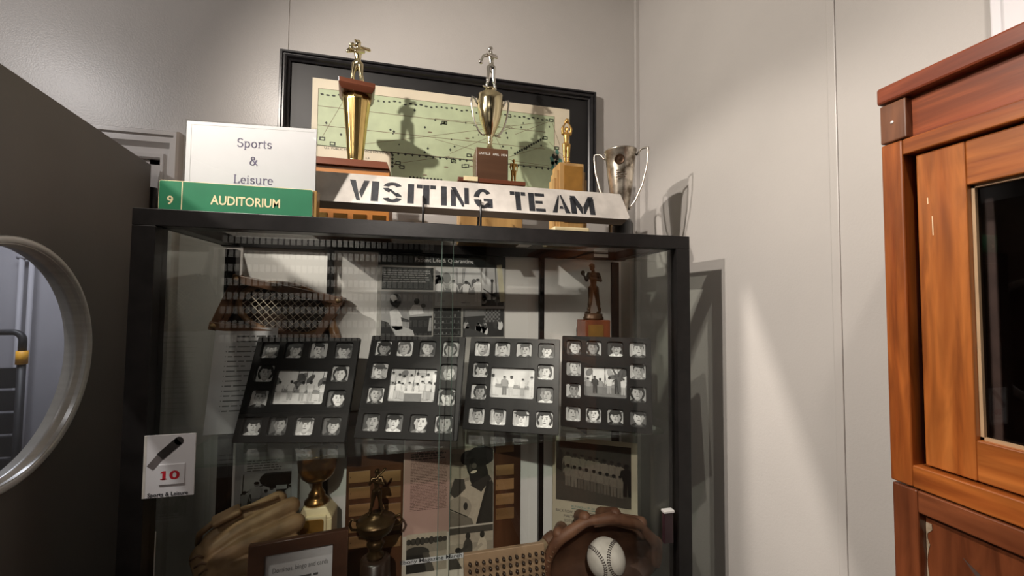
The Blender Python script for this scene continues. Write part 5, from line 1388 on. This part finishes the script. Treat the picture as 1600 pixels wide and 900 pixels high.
# ------------------------------------------------------------------ wooden cabinet by the right wall
WX, WY = .55, .361
s_ = WX/.6
cw = thing('wooden_cabinet', 'tall reddish brown wooden cabinet with a glass door by the right wall', 'cabinet', (WX, WY, FL))
oc = wood('cabinet_orange_wood', (.27, .062, .012, 1), (.47, .145, .030, 1), 'z', .34, 20, .25, 55)
och = wood('cabinet_orange_rail', (.27, .062, .012, 1), (.47, .145, .030, 1), 'y', .34, 20, .25, 55)
ob = wood('cabinet_door_wood', (.33, .088, .016, 1), (.54, .185, .042, 1), 'z', .34, 20, .25, 55)
obh = wood('cabinet_door_rail', (.33, .088, .016, 1), (.54, .185, .042, 1), 'y', .34, 20, .25, 55)
rcr = wood('cabinet_crown_wood', (.13, .026, .011, 1), (.25, .060, .024, 1), 'y', .33, 20, .25, 55)
rfr = wood('cabinet_frieze_wood', (.19, .036, .010, 1), (.36, .088, .024, 1), 'y', .33, 20, .25, 55)
blk = wood('cabinet_block_wood', (.14, .052, .024, 1), (.22, .090, .042, 1), 'z', .4, 20, .1, 55)
lowd = wood('cabinet_lower_wood', (.13, .035, .013, 1), (.23, .068, .025, 1), 'z', .35, 20, .2, 55)
lowh = wood('cabinet_lower_rail', (.17, .048, .018, 1), (.28, .088, .034, 1), 'y', .35, 20, .2, 55)
darkin = pbr('cabinet_inside', (.085, .048, .036, 1), .6, var=.2)
def Z(v): return v*s_-FL
def Y(v): return v*s_-WY        # 0 at the left end, negative towards the viewer
WL = -.86; DP = .138
def wb(name, lo, hi, mat, bevel=.0015, par=None):
    b = MB(); b.box(lo, hi, mat); return b.build(name, par or cw, bevel=bevel)
YB = lambda y: y
yr = WL
# crown, blocks, frieze
wb('crown', (-.006, WL, Z(.2705)), (DP, .0, Z(.294)), rcr, .003)
ybk = Y(.364)
for (a0, a1) in ((-.001, ybk), (WL+.001, WL-ybk)):
    b = MB(); b.box((-.002, min(a0, a1), Z(.2175)), (DP, max(a0, a1), Z(.2695)), blk); o = b.build('corner_block', cw, bevel=.0015)
b = MB(); M = Matrix.Translation((-.002, ybk*.5, Z(.243))) @ Matrix.Rotation(-PI/2, 4, 'Y'); b.lathe([(.0018, -.001), (.0018, .0004), (.001, .0008)], brushed, 12, M); b.build('screw', cw)
wb('frieze', (.008, WL-ybk, Z(.215)), (.020, ybk, Z(.2715)), rfr, 0)
# upper carcass: posts and rails standing proud of the door
yp = Y(.3705)
for (a0, a1) in ((0, yp), (WL, WL-yp)): wb('corner_post', (0, min(a0, a1), Z(-.226)), (.022, max(a0, a1), Z(.2165)), oc, .0018)
wb('top_rail', (.0005, WL-yp, Z(.196)), (.022, yp, Z(.2165)), och)
wb('bottom_rail', (.0005, WL-yp, Z(-.226)), (.022, yp, Z(-.1985)), och)
for a0, a1 in ((-.010, -.0005), (WL+.0005, WL+.010)): wb('side_board', (.022, a0, Z(-.226)), (DP, a1, Z(.216)), oc, 0)
wb('back_board', (DP-.008, WL+.010, Z(-.9)), (DP, -.010, Z(.216)), darkin, 0)
wb('inner_shelf', (.035, WL+.012, Z(-.215)), (DP-.009, -.012, Z(-.205)), darkin, 0)
# door
door = MB(); y0, y1 = Y(.3625), WL-Y(.3625); zb, zt = Z(-.196), Z(.1935)
gy0, gy1, gb, gt = Y(.3165), WL-Y(.3165), Z(-.150), Z(.141)
dp = bpy.data.objects.new('door', None); C.objects.link(dp); dp.parent = cw; dp.location = (0, 0, 0)
def dbox(name, lo, hi, mat, bev=.0015):
    b = MB(); b.box(lo, hi, mat); return b.build(name, dp, bevel=bev)
dx = .009
for (a0, a1) in ((y0, gy0-.0), (y1, gy1)): dbox('stile', (dx, min(a0, a1), zb), (dx+.018, max(a0, a1), zt), ob)
dbox('rail', (dx+.0004, gy1, zb), (dx+.018, gy0, gb), obh); dbox('rail', (dx+.0004, gy1, gt), (dx+.018, gy0, zt), obh)
b = MB(); b.box((dx+.011, gy1-.001, gb-.001), (dx+.014, gy0+.001, gt+.001), glass('cabinet_glass', (.75, .75, .76))); b.build('glass_pane', dp)
b = MB()
for lo, hi in (((dx+.007, gy0-.003, gb), (dx+.011, gy0, gt)), ((dx+.007, gy1, gb), (dx+.011, gy0, gb+.003)), ((dx+.007, gy1, gt-.003), (dx+.011, gy0, gt))): b.box(lo, hi, pbr('putty', (.45, .30, .17, 1), .5, var=.1))
b.build('glazing_bead', dp)
b = MB(); cm = pbr('chip_scratch', (.85, .62, .38, 1), .6)
for (yy, z0_, z1_, dy_) in ((.352, .128, .136, 0), (.348, .088, .112, -.004)): b.prism([(0, Z(z0_)), (.0010, Z(z0_)), (.0008+dy_*0, Z(z1_)), (-.0002, Z(z1_))], 0, .0002, cm, Matrix.Translation((dx-.0003, Y(yy), 0)) @ Matrix.Rotation(-PI/2, 4, 'Z'))
tag(b.build('scratch', dp), 'pale scratches')
# lower half
yl = Y(.3665)
wb('lower_top_rail', (.001, WL-yl, Z(-.2555)), (.022, yl, Z(-.2285)), lowh)
for (a0, a1) in ((-.0008, yl), (WL+.0008, WL-yl)): wb('lower_post', (.001, min(a0, a1), 0), (DP, max(a0, a1), Z(-.2285)), lowd, .0018)
wb('lower_bottom_rail', (.001, WL-yl, .02), (.022, yl, .10), lowh)
wb('divider', (.022, WL-yl, Z(-.238)), (DP-.009, yl, Z(-.2285)), darkin, 0)
pnl = MB(); pnl.box((.013, WL-yl, .10), (.020, yl, Z(-.2555)), lowd); pnl.build('lower_panel', cw)
b = MB(); rnd = random.Random(2); wf = pbr('worn_filler', (.26, .19, .12, 1), .8, col2=(.50, .40, .29, 1), scale=90)
pts = [(0, Z(-.268)-i*.006) for i in range(34)]; L_ = [(rnd.uniform(.0005, .0055)*(.5+.5*math.sin(i*.5+1)), z) for i, (_, z) in enumerate(pts)]
b.prism([(0, z) for _, z in pts[::-1]]+[] if False else pts[::-1]+[(x+.0006, z) for x, z in L_], 0, .0007, wf, Matrix.Translation((.0124, yl, 0)) @ Matrix.Rotation(-PI/2, 4, 'Z'))
tag(b.build('worn_filler', cw), 'pale worn filler in the panel corner')
b = MB(); q0 = onx(1505, 872, WX+.0125)
b.prism([(0, 0), (.028, -.020), (.040, -.044), (.018, -.044), (.012, -.016)], 0, .0006, darkin, Matrix.Translation((.0122, q0.y-WY, q0.z-FL)) @ Matrix.Rotation(-PI/2, 4, 'Z'))
tag(b.build('carved_notch', cw), 'dark carved notch')

# ------------------------------------------------------------------ added unseen spotlight: its three-sided gate imitates the wedge reflected by the case glass
sp = thing('wedge_helper', 'added black spotlight with a shaped gate imitating light reflected off the case glass', 'spotlight', LW)
LV = Vector(LW); tgt = Vector((.698, .60, -.33)); dirn = (tgt-LV).normalized()
sx_ = dirn.cross(Vector((0, 0, 1))).normalized(); sy_ = sx_.cross(dirn)
DG = .20
def gate(Y_, Z_):
    p = Vector((XW, Y_, Z_))-LV; k = DG/p.dot(dirn); p = p*k; return (p.dot(sx_), p.dot(sy_))
tri = [gate(.731, .045), gate(.729, -.95), gate(.30, -.95)]
Mg = Matrix((tuple(sx_), tuple(-dirn), tuple(sy_))).transposed().to_4x4()
me = plate(circ(0, 0, .135, 40), [tri], .002, blackmetal, 0); me.transform(Mg @ Matrix.Translation((0, -DG, 0)))
link('wedge_gate', me, sp)
b = MB(); Mz = Matrix((tuple(sx_), tuple(sy_), tuple(dirn))).transposed().to_4x4()
b.lathe([(.03, -.07), (.062, -.065), (.066, -.04), (.135, DG-.004), (.137, DG+.004), (.139, DG+.004), (.068, -.042), (.064, -.068), (.03, -.072)], blackmetal, 40, Mz, cap=False); b.build('housing', sp)
b = MB(); b.tube([-dirn*.07, Vector((0, 0, CEIL-LW[2]))], .01, blackmetal, 10); b.build('stem', sp)
